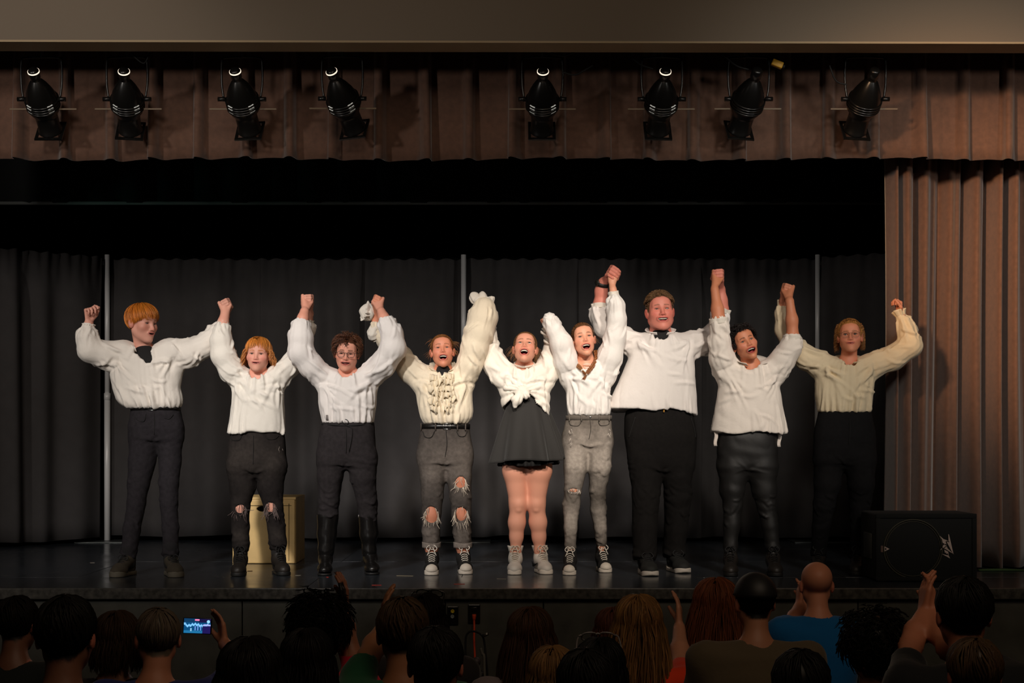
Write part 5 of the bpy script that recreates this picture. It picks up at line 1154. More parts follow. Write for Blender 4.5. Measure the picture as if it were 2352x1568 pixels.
V, Q = collar_band(p.j(1018, 850, .0), rotm(0, -12, 0), .058, .062, .03, .02, .5, .004, wav=.006); mk('collar', V, Q, CLOTH, p.S, col=srgb((232, 218, 194)), solid=.003)
for sx in (-1, 1):
    a = p.front(1020, 866, rows=p.rows, push=.045); V, Q = tube(smooth_path([a, a+np.array((sx*.012, -.006, -.03)), a+np.array((sx*.020-.02, -.004, -.10)), a+np.array((sx*.016-.03, -.002, -.16))], 14), .003, 5); mk('neck_tie', V, Q, CLOTH, p.S, col=srgb((228, 214, 186)))
rp = [(1058, 1107, 12, 13, 0), (991, 1182, 15, 19, 0), (1059, 1182, 15, 19, 0)]
p.pants([(972, 970, 1076, .10), (990, 965, 1080, .108), (1015, 961, 1084, .115), (1042, 959, 1085, .118), (1058, 961, 1084, .115)], (legs_l, legs_r), faded((72, 66, 62), (112, 103, 96), (1075, 1225), (.16, .1), .8), rp, name='jeans', wr=((1155, .08, .003), (1070, .05, .003)), seed=8)
for i, q in enumerate(rp): p.fray(q[0], q[1], q[2], q[3], -.068, 44, .055, (214, 200, 182), 20+i, .0019)
for (x, y_) in ((991, 1250), (1063, 1250)):
    V, Q = frill(p.j(x, y_+7, float(legs_l[-1][2] if x < 1020 else legs_r[-1][2])), (0, 0, 1), 20.5*p.m, 20.5*p.m, .034, 3, .001, 1); mk('turn_up', V, Q, DENIM, p.T, col=srgb((128, 118, 110)), solid=.006)
p.belt(979, h=.03, bx=1028); p.seam([(972, 990), (978, 1003), (992, 1004), (1000, 990)], name='pocket_seam'); p.seam([(1074, 990), (1068, 1001), (1056, 1001), (1050, 990)], name='pocket_seam'); p.seam([(1026, 988), (1028, 1020), (1024, 1048)], name='fly_seam')
for x in (968, 1002, 1052, 1070):
    a, b = p.front(x, 972, push=.012), p.front(x, 988, push=.012); V, Q = tube([a, b], .005, 4); mk('belt_loop', V, Q, DENIM, p.T, col=srgb((84, 77, 72)))
p.shoes('canvas')
back = (0, .95, .25)
add_strands(P, 'hair', polar(p.H, back, (0, 0, 1), 900, scalp_limit(back, (0, 0, 1)), 9, off=(.0, .03), wave=(.03, 4), th0=.7, seed=9), .0016, p.H, (150, 98, 56), .35)
loose_hair(P, p.H, [(-.074, .0, .0), (.074, .0, .0), (-.06, -.03, .06), (.065, 0, .05)], 60, .075, 10, (170, 116, 70), .0005)
# --- skirt
p = Pf(10.05, (1210, 1310), 'laughing girl looking up, white shirt knotted at the waist, short black skirt')
p.head(1206, 800, -3, 27, 2, .96, mo=.019, mw=.025, eo=.95, browup=.003)
secs = [(842, 1172, 1238, .085), (860, 1153, 1256, .105), (885, 1146, 1265, .118), (915, 1150, 1263, .115), (940, 1154, 1263, .125), (956, 1157, 1262, .125)]
sl = [(1158, 864, 0, 26), (1138, 838, .03, 28), (1121, 800, .06, 25), (1119, 768, .07, 20), (1120, 738, .07, 17)]
sr = [(1252, 862, 0, 26), (1264, 832, .03, 26), (1272, 797, .06, 22), (1268, 768, .07, 17), (1262, 754, .07, 14)]
C56 = (1259, 741, 10.06)
legs_l = [(1184, 1030, 0, 31), (1183, 1080, 0, 27.5), (1190, 1155, 0, 19.5), (1187, 1200, 0, 18.5), (1186, 1232, 0, 14.5), (1184, 1268, 0, 11), (1184, 1295, 0, 10.5)]
legs_r = [(1238, 1030, 0, 31), (1238, 1080, 0, 28.5), (1232, 1155, 0, 19.5), (1236, 1200, 0, 19), (1238, 1232, 0, 15), (1240, 1264, 0, 11.5), (1241, 1293, 0, 10.5)]
low = p.plant((legs_l, legs_r), ((1181, 1320), (1258, 1319)), .98)
P = p.body((1204, 842), secs, sl, sr, None, None, low, [hand_zone(p.j(1121, 725, .07), lambda S: add_hand(S, p.j(1120, 738, .07), (-.1, 0, 1), (0, -1, 0), 1, [(60, 70, 40)]*4, .9), .006), clasp_zone(p, C56, (1262, 752, .06), -1, False, -30, .9)]+[hand_zone(p.j(x_, 1157, float(l_[2][2])-.03), lambda S, x_=x_, l_=l_: (S.ell(p.j(x_, 1157, float(l_[2][2])-.040), (.027, .022, .030), None, .02), S.ell(p.j(x_, 1171, float(l_[2][2])-.040), (.017, .016, .014), None, .015)), .006) for x_, l_ in ((1191, low[0]), (1232, low[1]))],
           (222, 156, 130), (126, 86, 52), lip=(196, 98, 88), leg_dr=0, coarse=.0125, brow=(120, 80, 54))
add_eyes(P, p.H, (80, 74, 56), (0, 18), lash=(50, 32, 24)); add_teeth(P, p.H)
zk = p.j(0, 890)[2]; kx = p.j(1200, 0)[0]
p.shirt(secs, sl, sr, (1204, 842, 20), (238, 230, 218), seed=13, hem=lambda X, Y: zk-.012-np.clip((np.abs(X-kx)-.02)*1.15, 0, .17)-.06*np.clip(Y-p.y0, 0, 1)*8, ngath=(14, 13), amp=(.008, .011), tie=p.j(1200, 896, -.1))
k = p.j(1199, 897, -.125); S = SDF(k-.16, k+.12, .006); S.ell(k, (.036, .03, .030), rotm(0, 0, 20), 0)
S.cap(k, k+np.array((-.035, -.012, -.060)), .024, .034, .012); S.cap(k+np.array((-.035, -.012, -.06)), k+np.array((-.042, -.010, -.100)), .034, .016, .01); S.cap(k, k+np.array((.026, -.016, -.030)), .022, .026, .012)
for sx in (-1, 1): S.cap(k, k+np.array((sx*.09, .045, .026)), .022, .034, .02)
V, Q = S.mesh(); V = relax(V, Q, 1); N = vnormals(V, Q); V = V+N*star_disp(V, k, 15, .009, .2, 2)[:, None]; mk('shirt_knot', V, Q, CLOTH, p.S, col=srgb((238, 230, 218)))
V, Q = collar_band(p.j(1204, 840, .0), rotm(0, -6, 0), .056, .060, .018, .006, .0, .002); mk('collar', V, Q, CLOTH, p.S, col=srgb((238, 230, 218)), solid=.003)
p.cuff_at(sl[-1], sl[-2], .040, .046, .03, waves=9, amp=.006, seed=5); p.cuff_at(sr[-1], sr[-2], .040, .044, .03, waves=9, amp=.005, seed=6)
for q_ in ((1270, 778, .03), (1266, 790, .03), (1259, 770, .03)):
    V, Q = frill(p.j(*q_), (.3, -.2, 1), .05, .052, .014, 3, .002, 1, 40, 3); mk('sleeve_fold', V, Q, CLOTH, p.S, col=srgb((238, 230, 218)), solid=.006)
wz, hz = p.j(0, 905)[2], p.j(0, 1057)[2]
def skirt(dz0, dz1, flare, waves, amp, seed, tilt=.012):
    cx0, cx1 = p.j(1209, 0)[0], p.j(1214, 0)[0]
    def f(U, V):
        a = U*2*math.pi; w = 34*p.m; h = 84*p.m*flare; r = w+(h-w)*V**.82
        r2 = r+amp*V**1.3*np.sin(waves*a+seed+1.4*np.sin(2*a+seed)); ry = (.090+(.205*flare-.090)*V**1.15)+amp*V**1.3*np.sin(waves*a+seed+1.4*np.sin(2*a+seed))
        z = wz+dz0+(hz+dz1-wz-dz0)*V+V*(tilt*np.cos(a)+.008*np.sin(3*a+seed)); return np.stack([cx0+(cx1-cx0)*V+r2*np.cos(a), p.y0+ry*np.sin(a)*.95, z], -1)
    return psurf(f, 220, 30, True)
BS = mat('black_skirt_cloth', (38, 36, 34), rough=.85, sheen=.1, bump=(60, .2, .003))
sk = mk('skirt', *skirt(0, 0, 1, 9, .030, 1), BS, P, solid=.003)
V, Q = skirt(-.10, -.028, .80, 23, .014, 3, .006); mk('petticoat', V, Q, mat('black_lace', (14, 13, 13), rough=.9), sk, solid=.002)
def band(U, V):
    a = U*2*math.pi; return np.stack([p.j(1209, 0)[0]+(34.5*p.m+.002)*np.cos(a), p.y0+.093*np.sin(a)*.96, wz+.012-.032*V+0*a], -1)
mk('waistband', *psurf(band, 60, 3, True), BS, sk, solid=.004)
for (o, R, first) in p.shoes('whitehigh'):
    for s_ in (-1, 1):
        V, Q = psurf(lambda U, W, s_=s_: np.stack([s_*(.0435+.004*np.sin(U*3))+0*W, .035-.125*U+.02*W*(1-U), .036+.030*U**2+W*(.028*(1-U)**1.3+.004)], -1), 16, 4)
        if s_ == (-1 if o[0] > p.j(1215, 0)[0] else -9): V, Q = xf((V, Q), R, o, .98); mk('side_stripe', V, Q, mat('black_stripe', (24, 22, 22), rough=.5), first, org=o, solid=.003)
    V, Q = xf(frill((0, .004, .135), (0, .12, 1), .041, .050, .04, 2, .004, 2, 60, 4, 1.0), R, o, .98); mk('ankle_collar', V, Q, mat('white_leather', (205, 196, 184)), first, org=o, solid=.006)
add_strands(P, 'hair', polar(p.H, back, (0, 0, 1), 900, scalp_limit(back, (0, 0, 1)), 9, off=(.0, .03), wave=(.03, 4), th0=.7, seed=19), .0016, p.H, (146, 104, 64), .35)
loose_hair(P, p.H, [(-.074, .0, .0), (.074, .0, .0), (-.06, .0, -.03), (.065, .02, -.02)], 80, .085, 20, (150, 110, 70), .0005)
pts = polar(p.H, back, (0, 0, 1), 130, lambda a: .35, 4, 9, .20, off=(.02, .08), wave=(.25, 7), seed=21, spread=.12); add_strands(P, 'hair', pts, .0016, p.H, (140, 100, 62), .4)
# --- grey jeans and braids
p = Pf(10.05, (1350, 1310), 'laughing girl with a braid over each shoulder, white shirt tucked into faded grey skinny jeans')
p.head(1340, 779, 5, 12, -7, .95, mo=.0165, mw=.026, eo=.45, browup=.002)
secs = [(836, 1324, 1384, .085), (855, 1307, 1394, .10), (882, 1299, 1400, .112), (915, 1301, 1402, .116), (935, 1303, 1403, .112), (954, 1305, 1400, .10)]
sl = [(1312, 864, 0, 25), (1301, 830, -.04, 28), (1289, 788, -.07, 25), (1275, 760, -.08, 19), (1266, 741, -.08, 17), (1262, 733, -.08, 15)]
sr = [(1390, 858, -.01, 26), (1402, 818, -.04, 27), (1413, 772, -.06, 24), (1417, 732, -.07, 21), (1416, 702, -.07, 19), (1410, 678, -.06, 12)]
C67 = (1408, 631, 10.03)
legs_l = [(1323, 1010, 0, 31), (1322, 1072, 0, 27.5), (1316, 1124, 0, 19), (1312, 1157, .01, 19.5), (1311, 1213, .0, 15.5), (1310, 1258, 0, 12.5)]
legs_r = [(1378, 1010, 0, 30), (1377, 1072, 0, 26.5), (1373, 1124, 0, 19.5), (1374, 1166, .01, 18.5), (1379, 1213, 0, 14.5), (1381, 1250, 0, 12.5)]
low = p.plant((legs_l+[(1310, 1285, 0, 12)], legs_r+[(1382, 1285, 0, 12)]), ((1307, 1321), (1393, 1315)), .95); legs_l, legs_r = low[0][:-1], low[1][:-1]
P = p.body((1346, 832), secs, sl, sr, None, [(1408, 664, -.06, 8.5)], low, [clasp_zone(p, C56, (1264, 752, -.02), -1, True, -30, .9), clasp_zone(p, C67, (1406, 655, -.04), -1, True, 30, .9)],
           (228, 162, 132), (104, 70, 46), lip=(206, 108, 96), brow=(94, 62, 42))
add_eyes(P, p.H, (60, 44, 34), (0, -4), lash=(36, 22, 18)); add_teeth(P, p.H)
p.shirt(secs, sl, sr, (1347, 832, 23, -.03), (236, 231, 226), seed=16, ngath=(24, 14), amp=(.010, .012), extra=lambda S, s: S.chain([(s.j(1347, 838, -.12), .040), (s.j(1348, 858, -.135), .010)], .008, 's'))
c_ = p.j(1262, 733, -.08); S = SDF(c_-.1, c_+.1, .0065); S.ell(c_+np.array((.004, 0, -.004)), (.042, .05, .040), rotm(0, 0, 25), 0); S.cap(c_, c_+np.array((.04, .0, -.05)), .04, .03, .02); S.ell(c_+np.array((-.045, -.0, -.012)), (.022, .05, .018), None, .01, 's'); V, Q = S.mesh(); N = vnormals(V, Q); V = V+N*star_disp(V, c_, 9, .008, .2, 4)[:, None]; mk('cuff', V, Q, CLOTH, p.S, col=srgb((236, 231, 226)))
p.cuff_at(sr[-1], sr[-2], .032, .034, .034, waves=7, amp=.0015, seed=7)
for i in range(4):
    z_ = 838+i*5.5; V, Q = tube(smooth_path([p.front(1338+i*1.5, z_, rows=p.rows, push=-.012), p.front(1348, z_+(2 if i % 2 else -1), rows=p.rows, push=-.006), p.front(1358-i*1.5, z_, rows=p.rows, push=-.012)], 8), .0022, 5); mk('neck_lacing', V, Q, CLOTH, p.S, col=srgb((236, 230, 222)))
rp = [(1318, 1126, 12, 4, 0)]
p.pants([(952, 1304, 1402, .095), (970, 1298, 1405, .103), (995, 1292, 1407, .110), (1018, 1292, 1407, .108)], (legs_l, legs_r), faded((92, 85, 78), (168, 158, 148), (1055, 1200), (.20, .12), 1.0), rp, name='jeans', wr=((1125, .06, .004), (1235, .07, .006), (1015, .05, .003), (1180, .06, .003)), seed=12, kleg=.025)
p.fray(1318, 1126, 13, 4, -.055, 30, .02, (220, 208, 196), 41, .0013, False)
for q_ in ((1311, 988, 3, 4), (1311, 1012, 2, 6), (1400, 992, 2, 7)): p.fray(*q_, -.11, 12, .018, (214, 204, 194), int(q_[1]), .0012, False)
p.seam([(1306, 966), (1310, 976), (1326, 978), (1334, 968)], name='pocket_seam', m=mat('grey_stitching', (62, 57, 52), rough=.9)); p.seam([(1399, 966), (1395, 975), (1378, 977), (1372, 968)], name='pocket_seam', m=MATS['grey_stitching']); p.seam([(1353, 962), (1355, 985), (1351, 1008)], name='fly_seam', m=MATS['grey_stitching'])
wb = p.belt(959, m=mat('grey_waistband', (98, 91, 84), rough=.9), buckle=False, h=.030, name='waistband'); a = p.front(1354, 958, push=.009); V, Q = ball(a, (.007, .004, .007), 10, 7); mk('jeans_button', V, Q, STEEL, wb)
for x in (1307, 1334, 1374, 1398):
    a, b = p.front(x, 951, push=.010), p.front(x, 967, push=.010); V, Q = tube([a, b], .0045, 4); mk('belt_loop', V, Q, DENIM, p.T, col=srgb((110, 103, 96)))
p.shoes('canvas')
add_strands(P, 'hair', polar(p.H, back, (0, 0, 1), 900, scalp_limit(back, (0, 0, 1)), 9, off=(.0, .03), wave=(.02, 4), th0=.7, seed=29), .0016, p.H, (110, 74, 46), .35)
loose_hair(P, p.H, [(-.074, .0, .01), (.074, .0, .0)], 36, .06, 30, (130, 90, 58), .0005)
for pts in ([(1368, 806, .03), (1371, 822, -.035), (1363, 838, -.085), (1352, 852, -.115), (1347, 860, -.122)], [(1318, 812, .04), (1314, 826, -.02), (1322, 836, -.07), (1331, 843, -.10), (1337, 850, -.112)]):
    ps, rd = braid([p.j(*q_) for q_ in pts], .013); V, Q = tubes(ps, rd, 8); mk('braid', V, Q, HAIR, P, col=np.repeat(hcol(3, (134, 84, 44), .15, RNG), 48*8, 0))
    e = p.j(*pts[-1]); d_ = nrm(p.j(*pts[-1])-p.j(*pts[-2])); tl = e+d_*np.linspace(0, .035, 5)[None, :, None]+np.linspace(0, 1, 5)[None, :, None]*RNG.normal(size=(60, 1, 3))*.006; add_strands(P, 'braid_tip', tl, .0013, p.H, (150, 92, 46), .3, world=True)
    V, Q = tube([e-d_*.004, e+d_*.004], .0075, 8); mk('hair_tie', V, Q, LACE, P)
# --- the tall man
p = Pf(10.1, (1518, 1310), 'tall young man with short curly hair, wide white tunic and black trousers, wearing a wristwatch')
p.head(1516, 715, 3, 9, -3, 1.09, mo=.0085, mw=.029, eo=.3, jw=1.1, nk=1.2, fem=0)
secs = [(766, 1486, 1552, .095), (785, 1458, 1588, .125), (820, 1444, 1594, .14), (870, 1424, 1597, .15), (915, 1403, 1600, .158), (945, 1394, 1601, .16), (962, 1392, 1602, .16)]
sl = [(1464, 793, .02, 27), (1428, 776, .05, 28), (1392, 754, .08, 27), (1380, 722, .08, 23), (1380, 704, .08, 21)]
sr = [(1580, 793, .02, 29), (1614, 787, .06, 28), (1642, 768, .08, 25), (1653, 738, .08, 21), (1657, 716, .08, 18)]
C78 = (1648, 636, 10.03)
legs_l = [(1486, 1060, 0, 37), (1484, 1090, 0, 36), (1484, 1133, 0, 32), (1481, 1213, .0, 28.5), (1481, 1272, 0, 26.5), (1481, 1280, 0, 26)]
legs_r = [(1556, 1060, 0, 35), (1556, 1090, 0, 33), (1557, 1133, 0, 32), (1553, 1213, .0, 27), (1548, 1262, 0, 25), (1547, 1274, 0, 25)]
legs_l, legs_r = p.plant((legs_l, legs_r), ((1497, 1324), (1574, 1317)), 1.12)
P = p.body((1517, 770), secs, sl, sr, [(1380, 700, .07, 16), (1381, 668, .06, 13.5), (1384, 650, .04, 11.5)], [(1657, 712, .07, 15), (1657, 690, .06, 12.5), (1656, 668, .05, 10.5)], (legs_l, legs_r),
           [clasp_zone(p, C67, (1389, 645, .03), -1, False, 30, 1.12), clasp_zone(p, C78, (1655, 660, .04), 1, False, 0, 1.08)],
           (220, 136, 118), (112, 84, 58), lip=(196, 96, 88), coarse=.014, brow=(120, 84, 64), blush=(206, 96, 84))
add_eyes(P, p.H, (70, 60, 50), (0, -6), lash=(80, 50, 38)); add_teeth(P, p.H)
zh = p.j(0, 938)[2]; xc = p.j(1518, 0)[0]
p.shirt(secs, sl, sr, (1517, 770, 24, -.02), (232, 225, 220), seed=22, step=.0095, hem=lambda X, Y: zh+.006*np.sin((X-xc)*26)+.012*np.sin(Y*14)+np.where(X < xc-.2, .12*(-(X-xc)-.2), -.16*np.clip(X-xc-.06, 0, .2))-.02, ngath=(7, 12), amp=(.010, .012), crumple=.003)
V, Q = collar_band(p.j(1517, 766, .0), rotm(0, -6, 0), .078, .074, .026, .012, .35, .003, wav=.003); mk('collar', V, Q, CLOTH, p.S, col=srgb((232, 225, 220)), solid=.003)
tee(p, [p.j(1518, 778, -.028), p.j(1518, 772, .0)], .064)
p.cuff_at(sl[-1], sl[-2], .064, .068, .030, waves=5, amp=.004, seed=5); p.cuff_at(sr[-1], sr[-2], .058, .063, .032, waves=5, amp=.005, seed=6)
wv = p.j(1383, 652, .045); ax_ = nrm(p.j(1388, 640, .03)-p.j(1381, 668, .06))
V, Q = frill(wv-ax_*.012, ax_, .0435, .0435, .026, 2, .0004, 1, 40, 3); wt = mk('wristwatch', V, Q, DARKRUBBER, P, solid=.004)
f_ = nrm(np.array((-.75, -.65, .1))); V, Q = lathe([(0, .006), (.017, .006), (.020, .003), (.020, -.005), (0, -.005)], 24); B_ = np.stack([nrm(np.cross(ax_, f_)), ax_, f_], 1); mk('watch_face', *xf((V, Q), B_, wv+f_*.047), mat('dark_dial', (34, 34, 30), rough=.25), wt)
p.pants([(936, 1440, 1586, .13), (960, 1434, 1594, .138), (1000, 1434, 1601, .142), (1050, 1440, 1598, .138), (1075, 1446, 1594, .13)], (legs_l, legs_r), plain((24, 22, 21)), wr=((1133, .10, .006), (1262, .06, .008), (1070, .06, .004)), seed=14, step=.009)
V, Q = box(p.j(1525, 944, -.150)-np.array((.004, .002, .006)), p.j(1525, 944, -.150)+np.array((.004, .004, .008))); mk('trouser_hook', V, Q, mat('brass_hook', (160, 116, 50), rough=.4, metal=.8), p.T, smooth=False)
p.seam([(1456, 958), (1448, 985), (1442, 1005)], name='pocket_seam', m=mat('black_piping', (14, 13, 13), rough=.7), r=.003); p.seam([(1584, 960), (1592, 985), (1596, 1005)], name='pocket_seam', m=MATS['black_piping'], r=.003)
p.shoes('sneaker'); p.socks((18, 17, 17), (legs_l, legs_r))
top_only = lambda q: (q[:, 2] > .06)
add_strands(P, 'hair', curls(900, .028, .0055, 1.5, 10, 42, keep=top_only, gravity=.25), .0017, p.H, (120, 88, 58), .4)
add_strands(P, 'hair', curls(800, .012, .002, .6, 4, 43, gravity=.4), .0014, p.H, (104, 74, 50), .35)
# --- dark curls
p = Pf(10.0, (1720, 1310), 'laughing girl with short dark curls, loose white shirt, bare forearms and black trousers')
p.head(1709, 787, 9, 7, -20, .97, mo=.0135, mw=.027, eo=.4)
secs = [(836, 1690, 1765, .085), (855, 1662, 1790, .105), (890, 1651, 1790, .12), (930, 1644, 1797, .128), (970, 1636, 1804, .135), (1000, 1630, 1808, .14), (1012, 1629, 1809, .14)]
sl = [(1673, 858, -.01, 27), (1658, 822, -.04, 27), (1653, 785, -.06, 24), (1652, 752, -.07, 20), (1651, 737, -.07, 17.5)]
sr = [(1778, 852, -.01, 28), (1799, 824, -.03, 28), (1815, 800, -.05, 25), (1819, 784, -.05, 21), (1820, 778, -.05, 18)]
C89 = (1808, 668, 10.04)
legs_l = [(1685, 1075, 0, 35), (1682, 1125, 0, 28.5), (1683, 1160, 0, 22), (1680, 1205, .0, 19), (1678, 1255, 0, 16), (1678, 1280, 0, 14)]
legs_r = [(1749, 1075, 0, 35), (1755, 1125, 0, 28.5), (1760, 1160, 0, 22), (1768, 1205, .0, 19), (1774, 1255, 0, 16), (1775, 1280, 0, 14)]
legs_l, legs_r = p.plant((legs_l, legs_r), ((1678, 1324), (1784, 1324)))
P = p.body((1724, 838), secs, sl, sr, [(1652, 745, -.07, 15.5), (1648, 710, -.06, 13), (1642, 668, -.04, 9.5)], [(1821, 782, -.05, 15), (1819, 735, -.05, 12.5), (1814, 693, -.04, 9.5)], (legs_l, legs_r),
           [clasp_zone(p, C78, (1641, 660, -.03), 1, True, 0, .95), clasp_zone(p, C89, (1813, 690, -.03), -1, True, 15, .95)],
           (206, 132, 98), (26, 20, 18), lip=(158, 40, 44), coarse=.014, brow=(40, 28, 24))
add_eyes(P, p.H, (40, 28, 22), (0, -4), lash=(22, 15, 12)); add_teeth(P, p.H)
zh = p.j(0, 998)[2]; xc = p.j(1720, 0)[0]
p.shirt(secs, sl, sr, (1724, 838, 21, -.02), (232, 222, 212), seed=25, hem=lambda X, Y: zh+.010*np.sin((X-xc)*20+1)+.012*np.sin(Y*16)+.03*np.abs(X-xc), ngath=(9, 12), amp=(.009, .010), crumple=.007, extra=lambda S, s: S.chain([(s.j(1724, 842, -.12), .042), (s.j(1729, 856, -.135), .022), (s.j(1731, 866, -.14), .008)], .008, 's'))
V, Q = collar_band(p.j(1724, 834, .0), rotm(8, -10, 0), .062, .064, .028, .03, .55, .004); mk('collar', V, Q, CLOTH, p.S, col=srgb((232, 222, 212)), solid=.003)
p.cuff_at(sl[-1], sl[-2],   .060, .062, .036, waves=4, amp=.003, seed=3, back=.020); p.cuff_at(sr[-1], sr[-2], .060, .062, .036, waves=4, amp=.003, seed=4, back=.018)
for a_ in ((1644, 992, -.04), (1790, 994, -.04)):
    b_ = p.j(*a_); V, Q = psurf(lambda U, W: np.stack([b_[0]+(U-.5)*.022+.004*np.sin(W*6), b_[1]+.004*np.sin(W*5+U*3), b_[2]-W*.09], -1), 4, 8); mk('shirt_tail', V, Q, CLOTH, p.S, col=srgb((226, 214, 204)), solid=.003)
p.pants([(985, 1652, 1783, .105), (1005, 1648, 1786, .115), (1040, 1646, 1787, .12), (1072, 1648, 1785, .115)], (legs_l, legs_r), plain((20, 18, 17)), wr=((1160, .06, .004), (1262, .05, .006)), seed=16, m=mat('black_stretch_cloth', (20, 18, 17), rough=.6, bump=(70, .2, .003)))
p.shoes('laceboot'); p.socks((18, 17, 17), (legs_l, legs_r))
add_strands(P, 'hair', curls(1000, .042, .0065, 1.7, 11, 52, gravity=.4, bias=(-.2, 0, 0)), .0018, p.H, (30, 22, 20), .5)
V, Q = xf(ball((-.084, .0, -.042), (.004, .004, .004), 8, 6), p.H['R'], p.H['c'], p.H['s']); mk('earring', V, Q, STEEL, P)
# --- glasses at the right end
p = Pf(10.02, (1940, 1310), 'fair girl with thin glasses and cream blouse, one fist raised beside the brown curtain')
p.head(1952, 772, -10, 7, -2, .98, mo=.0008, mw=.022, eo=.75)
secs = [(826, 1905, 1992, .085), (842, 1884, 2010, .102), (875, 1872, 2008, .112), (905, 1872, 2005, .115), (930, 1876, 2002, .11), (947, 1879, 2000, .10)]
sl = [(1890, 840, .02, 27), (1853, 822, .05, 28), (1819, 792, .08, 24), (1800, 757, .09, 20), (1795, 718, .09, 15), (1796, 702, .09, 11)]
sr = [(2004, 838, 0, 27), (2050, 823, -.01, 27), (2091, 793, -.03, 27), (2082, 758, -.03, 21), (2070, 728, -.03, 13)]
legs_l = [(1905, 1060, .03, 35), (1900, 1110, .03, 30.5), (1893, 1157, .0, 24), (1886, 1210, .0, 20.5), (1880, 1268, .0, 17.5), (1880, 1285, 0, 15)]
legs_r = [(1975, 1060, -.02, 35), (1978, 1110, -.02, 30.5), (1975, 1157, -.0, 24), (1973, 1210, -.0, 20.5), (1970, 1275, -.0, 17.5), (1970, 1292, 0, 15)]
legs_l, legs_r = p.plant((legs_l, legs_r), ((1878, 1318), (1966, 1322)))
wr_ = p.j(2067, 722, -.03)
P = p.body((1948, 834), secs, sl, sr, [(1798, 690, .08, 9.5)], [(2066, 716, -.03, 9.5)], (legs_l, legs_r),
           [clasp_zone(p, C89, (1799, 690, .05), -1, False, 15, .95), hand_zone(p.j(2062, 702, -.03), lambda S: add_hand(S, wr_, (-.12, 0, 1), (-.9, -.35, 0), 1, [(55, 70, 50)]*4, .92))],
           (216, 142, 112), (176, 128, 74), lip=(176, 84, 74), brow=(150, 96, 66))
add_eyes(P, p.H, (50, 44, 40), (-8, 0), lash=(60, 38, 28)); eyeglasses(P, p.H, (120, 84, 60), .0012, .025, .019)
p.shirt(secs, sl, sr, (1948, 834, 19), (226, 208, 176), seed=28, ngath=(26, 13), amp=(.009, .012))
V, Q = collar_band(p.j(1948, 832, .0), rotm(-8, -8, 0), .056, .058, .026, .022, .3, .004); mk('collar', V, Q, CLOTH, p.S, col=srgb((226, 208, 176)), solid=.003)
p.cuff_at(sr[-1], sr[-2], .028, .044, .055, waves=9, amp=.005, seed=6, back=.004, col=(226, 208, 176)); p.cuff_at(sl[-1], sl[-2], .030, .032, .045, waves=5, amp=.001, seed=7, col=(226, 208, 176))
p.pants([(944, 1880, 2000, .10), (965, 1875, 2005, .108), (1000, 1869, 2010, .116), (1035, 1868, 2012, .12), (1058, 1870, 2010, .116)], (legs_l, legs_r), plain((20, 19, 20)), wr=((1160, .06, .004), (1262, .05, .006)), seed=18)
p.seam([(1943, 962), (1943, 990), (1941, 1020)], name='fly_seam')
p.shoes('laceboot'); p.socks((18, 17, 17), (legs_l, legs_r))
pl = (-.0, .75, .55)
add_strands(P, 'hair', polar(p.H, pl, (0, -1, .3), 1100, scalp_limit(pl, (0, -1, .3)), 10, off=(.0, .07), wave=(.06, 5), th0=.75, seed=39), .0017, p.H, (186, 134, 76), .4)
pts = polar(p.H, pl, (0, -1, .3), 200, lambda a: 1.25, 6, 12, .12, off=(.0, .05), wave=(.24, 8), seed=41, phr=(math.pi/2-.5, math.pi/2+.5), spread=.10); add_strands(P, 'hair', pts, .0018, p.H, (150, 104, 60), .45)
pts = polar(p.H, pl, (0, -1, .3), 200, lambda a: 1.25, 6, 12, .12, off=(.0, .05), wave=(.24, 8), seed=43, phr=(-math.pi/2-.5, -math.pi/2+.5), spread=.10); add_strands(P, 'hair', pts, .0018, p.H, (150, 104, 60), .45)
# ---------------------------------------------------------------- the audience, seen from behind
CH = mat('dark_red_vinyl', (92, 26, 28), rough=.35); CHF = mat('grey_tube', (92, 86, 80), rough=.35, metal=.8)
def make_chair():
    t = empty('folding_chair', (0, 0, 0)); o = (0, 0, 0)
    mk('seat', *box((-.20, -.18, .43), (.20, .20, .455), .01), CH, t, org=o)
    V, Q = psurf(lambda U, W: np.stack([(U-.5)*.39, -.235-.03*W+.035*(2*(U-.5))**2-.03, .60+W*.205+.006*np.sin(U*3.14)], -1), 16, 5); mk('backrest', V, Q, CH, t, org=o, solid=.012)
    mk('top_rail', *tube(smooth_path([(-.205, -.225, .79), (-.19, -.245, .812), (0, -.30, .818), (.19, -.245, .812), (.205, -.225, .79)], 17), .008, 6), CHF, t, org=o)
    for s_ in (-1, 1):
        mk('leg', *tube([(s_*.21, -.23, .80), (s_*.21, -.16, .45), (s_*.21, .24, .0)], .011, 6), CHF, t, org=o); mk('leg', *tube([(s_*.195, .17, .44), (s_*.195, -.24, .0)], .011, 6), CHF, t, org=o)
    mk('stretcher', *tube([(-.195, -.13, .12), (.195, -.13, .12)], .008, 6), CHF, t, org=o); return t
chair0 = make_chair(); nch = [0]
def chair(x, y, label):
    if nch[0] == 0: r = chair0
    else:
        r = chair0.copy(); COL.objects.link(r)
        for c in [o for o in COL.objects if o.parent == chair0]: d = c.copy(); COL.objects.link(d); d.parent = r
    nch[0] += 1; r.location = (x, y, 0); tag(r, label, 'chair', 'folding chairs of the audience'); return r
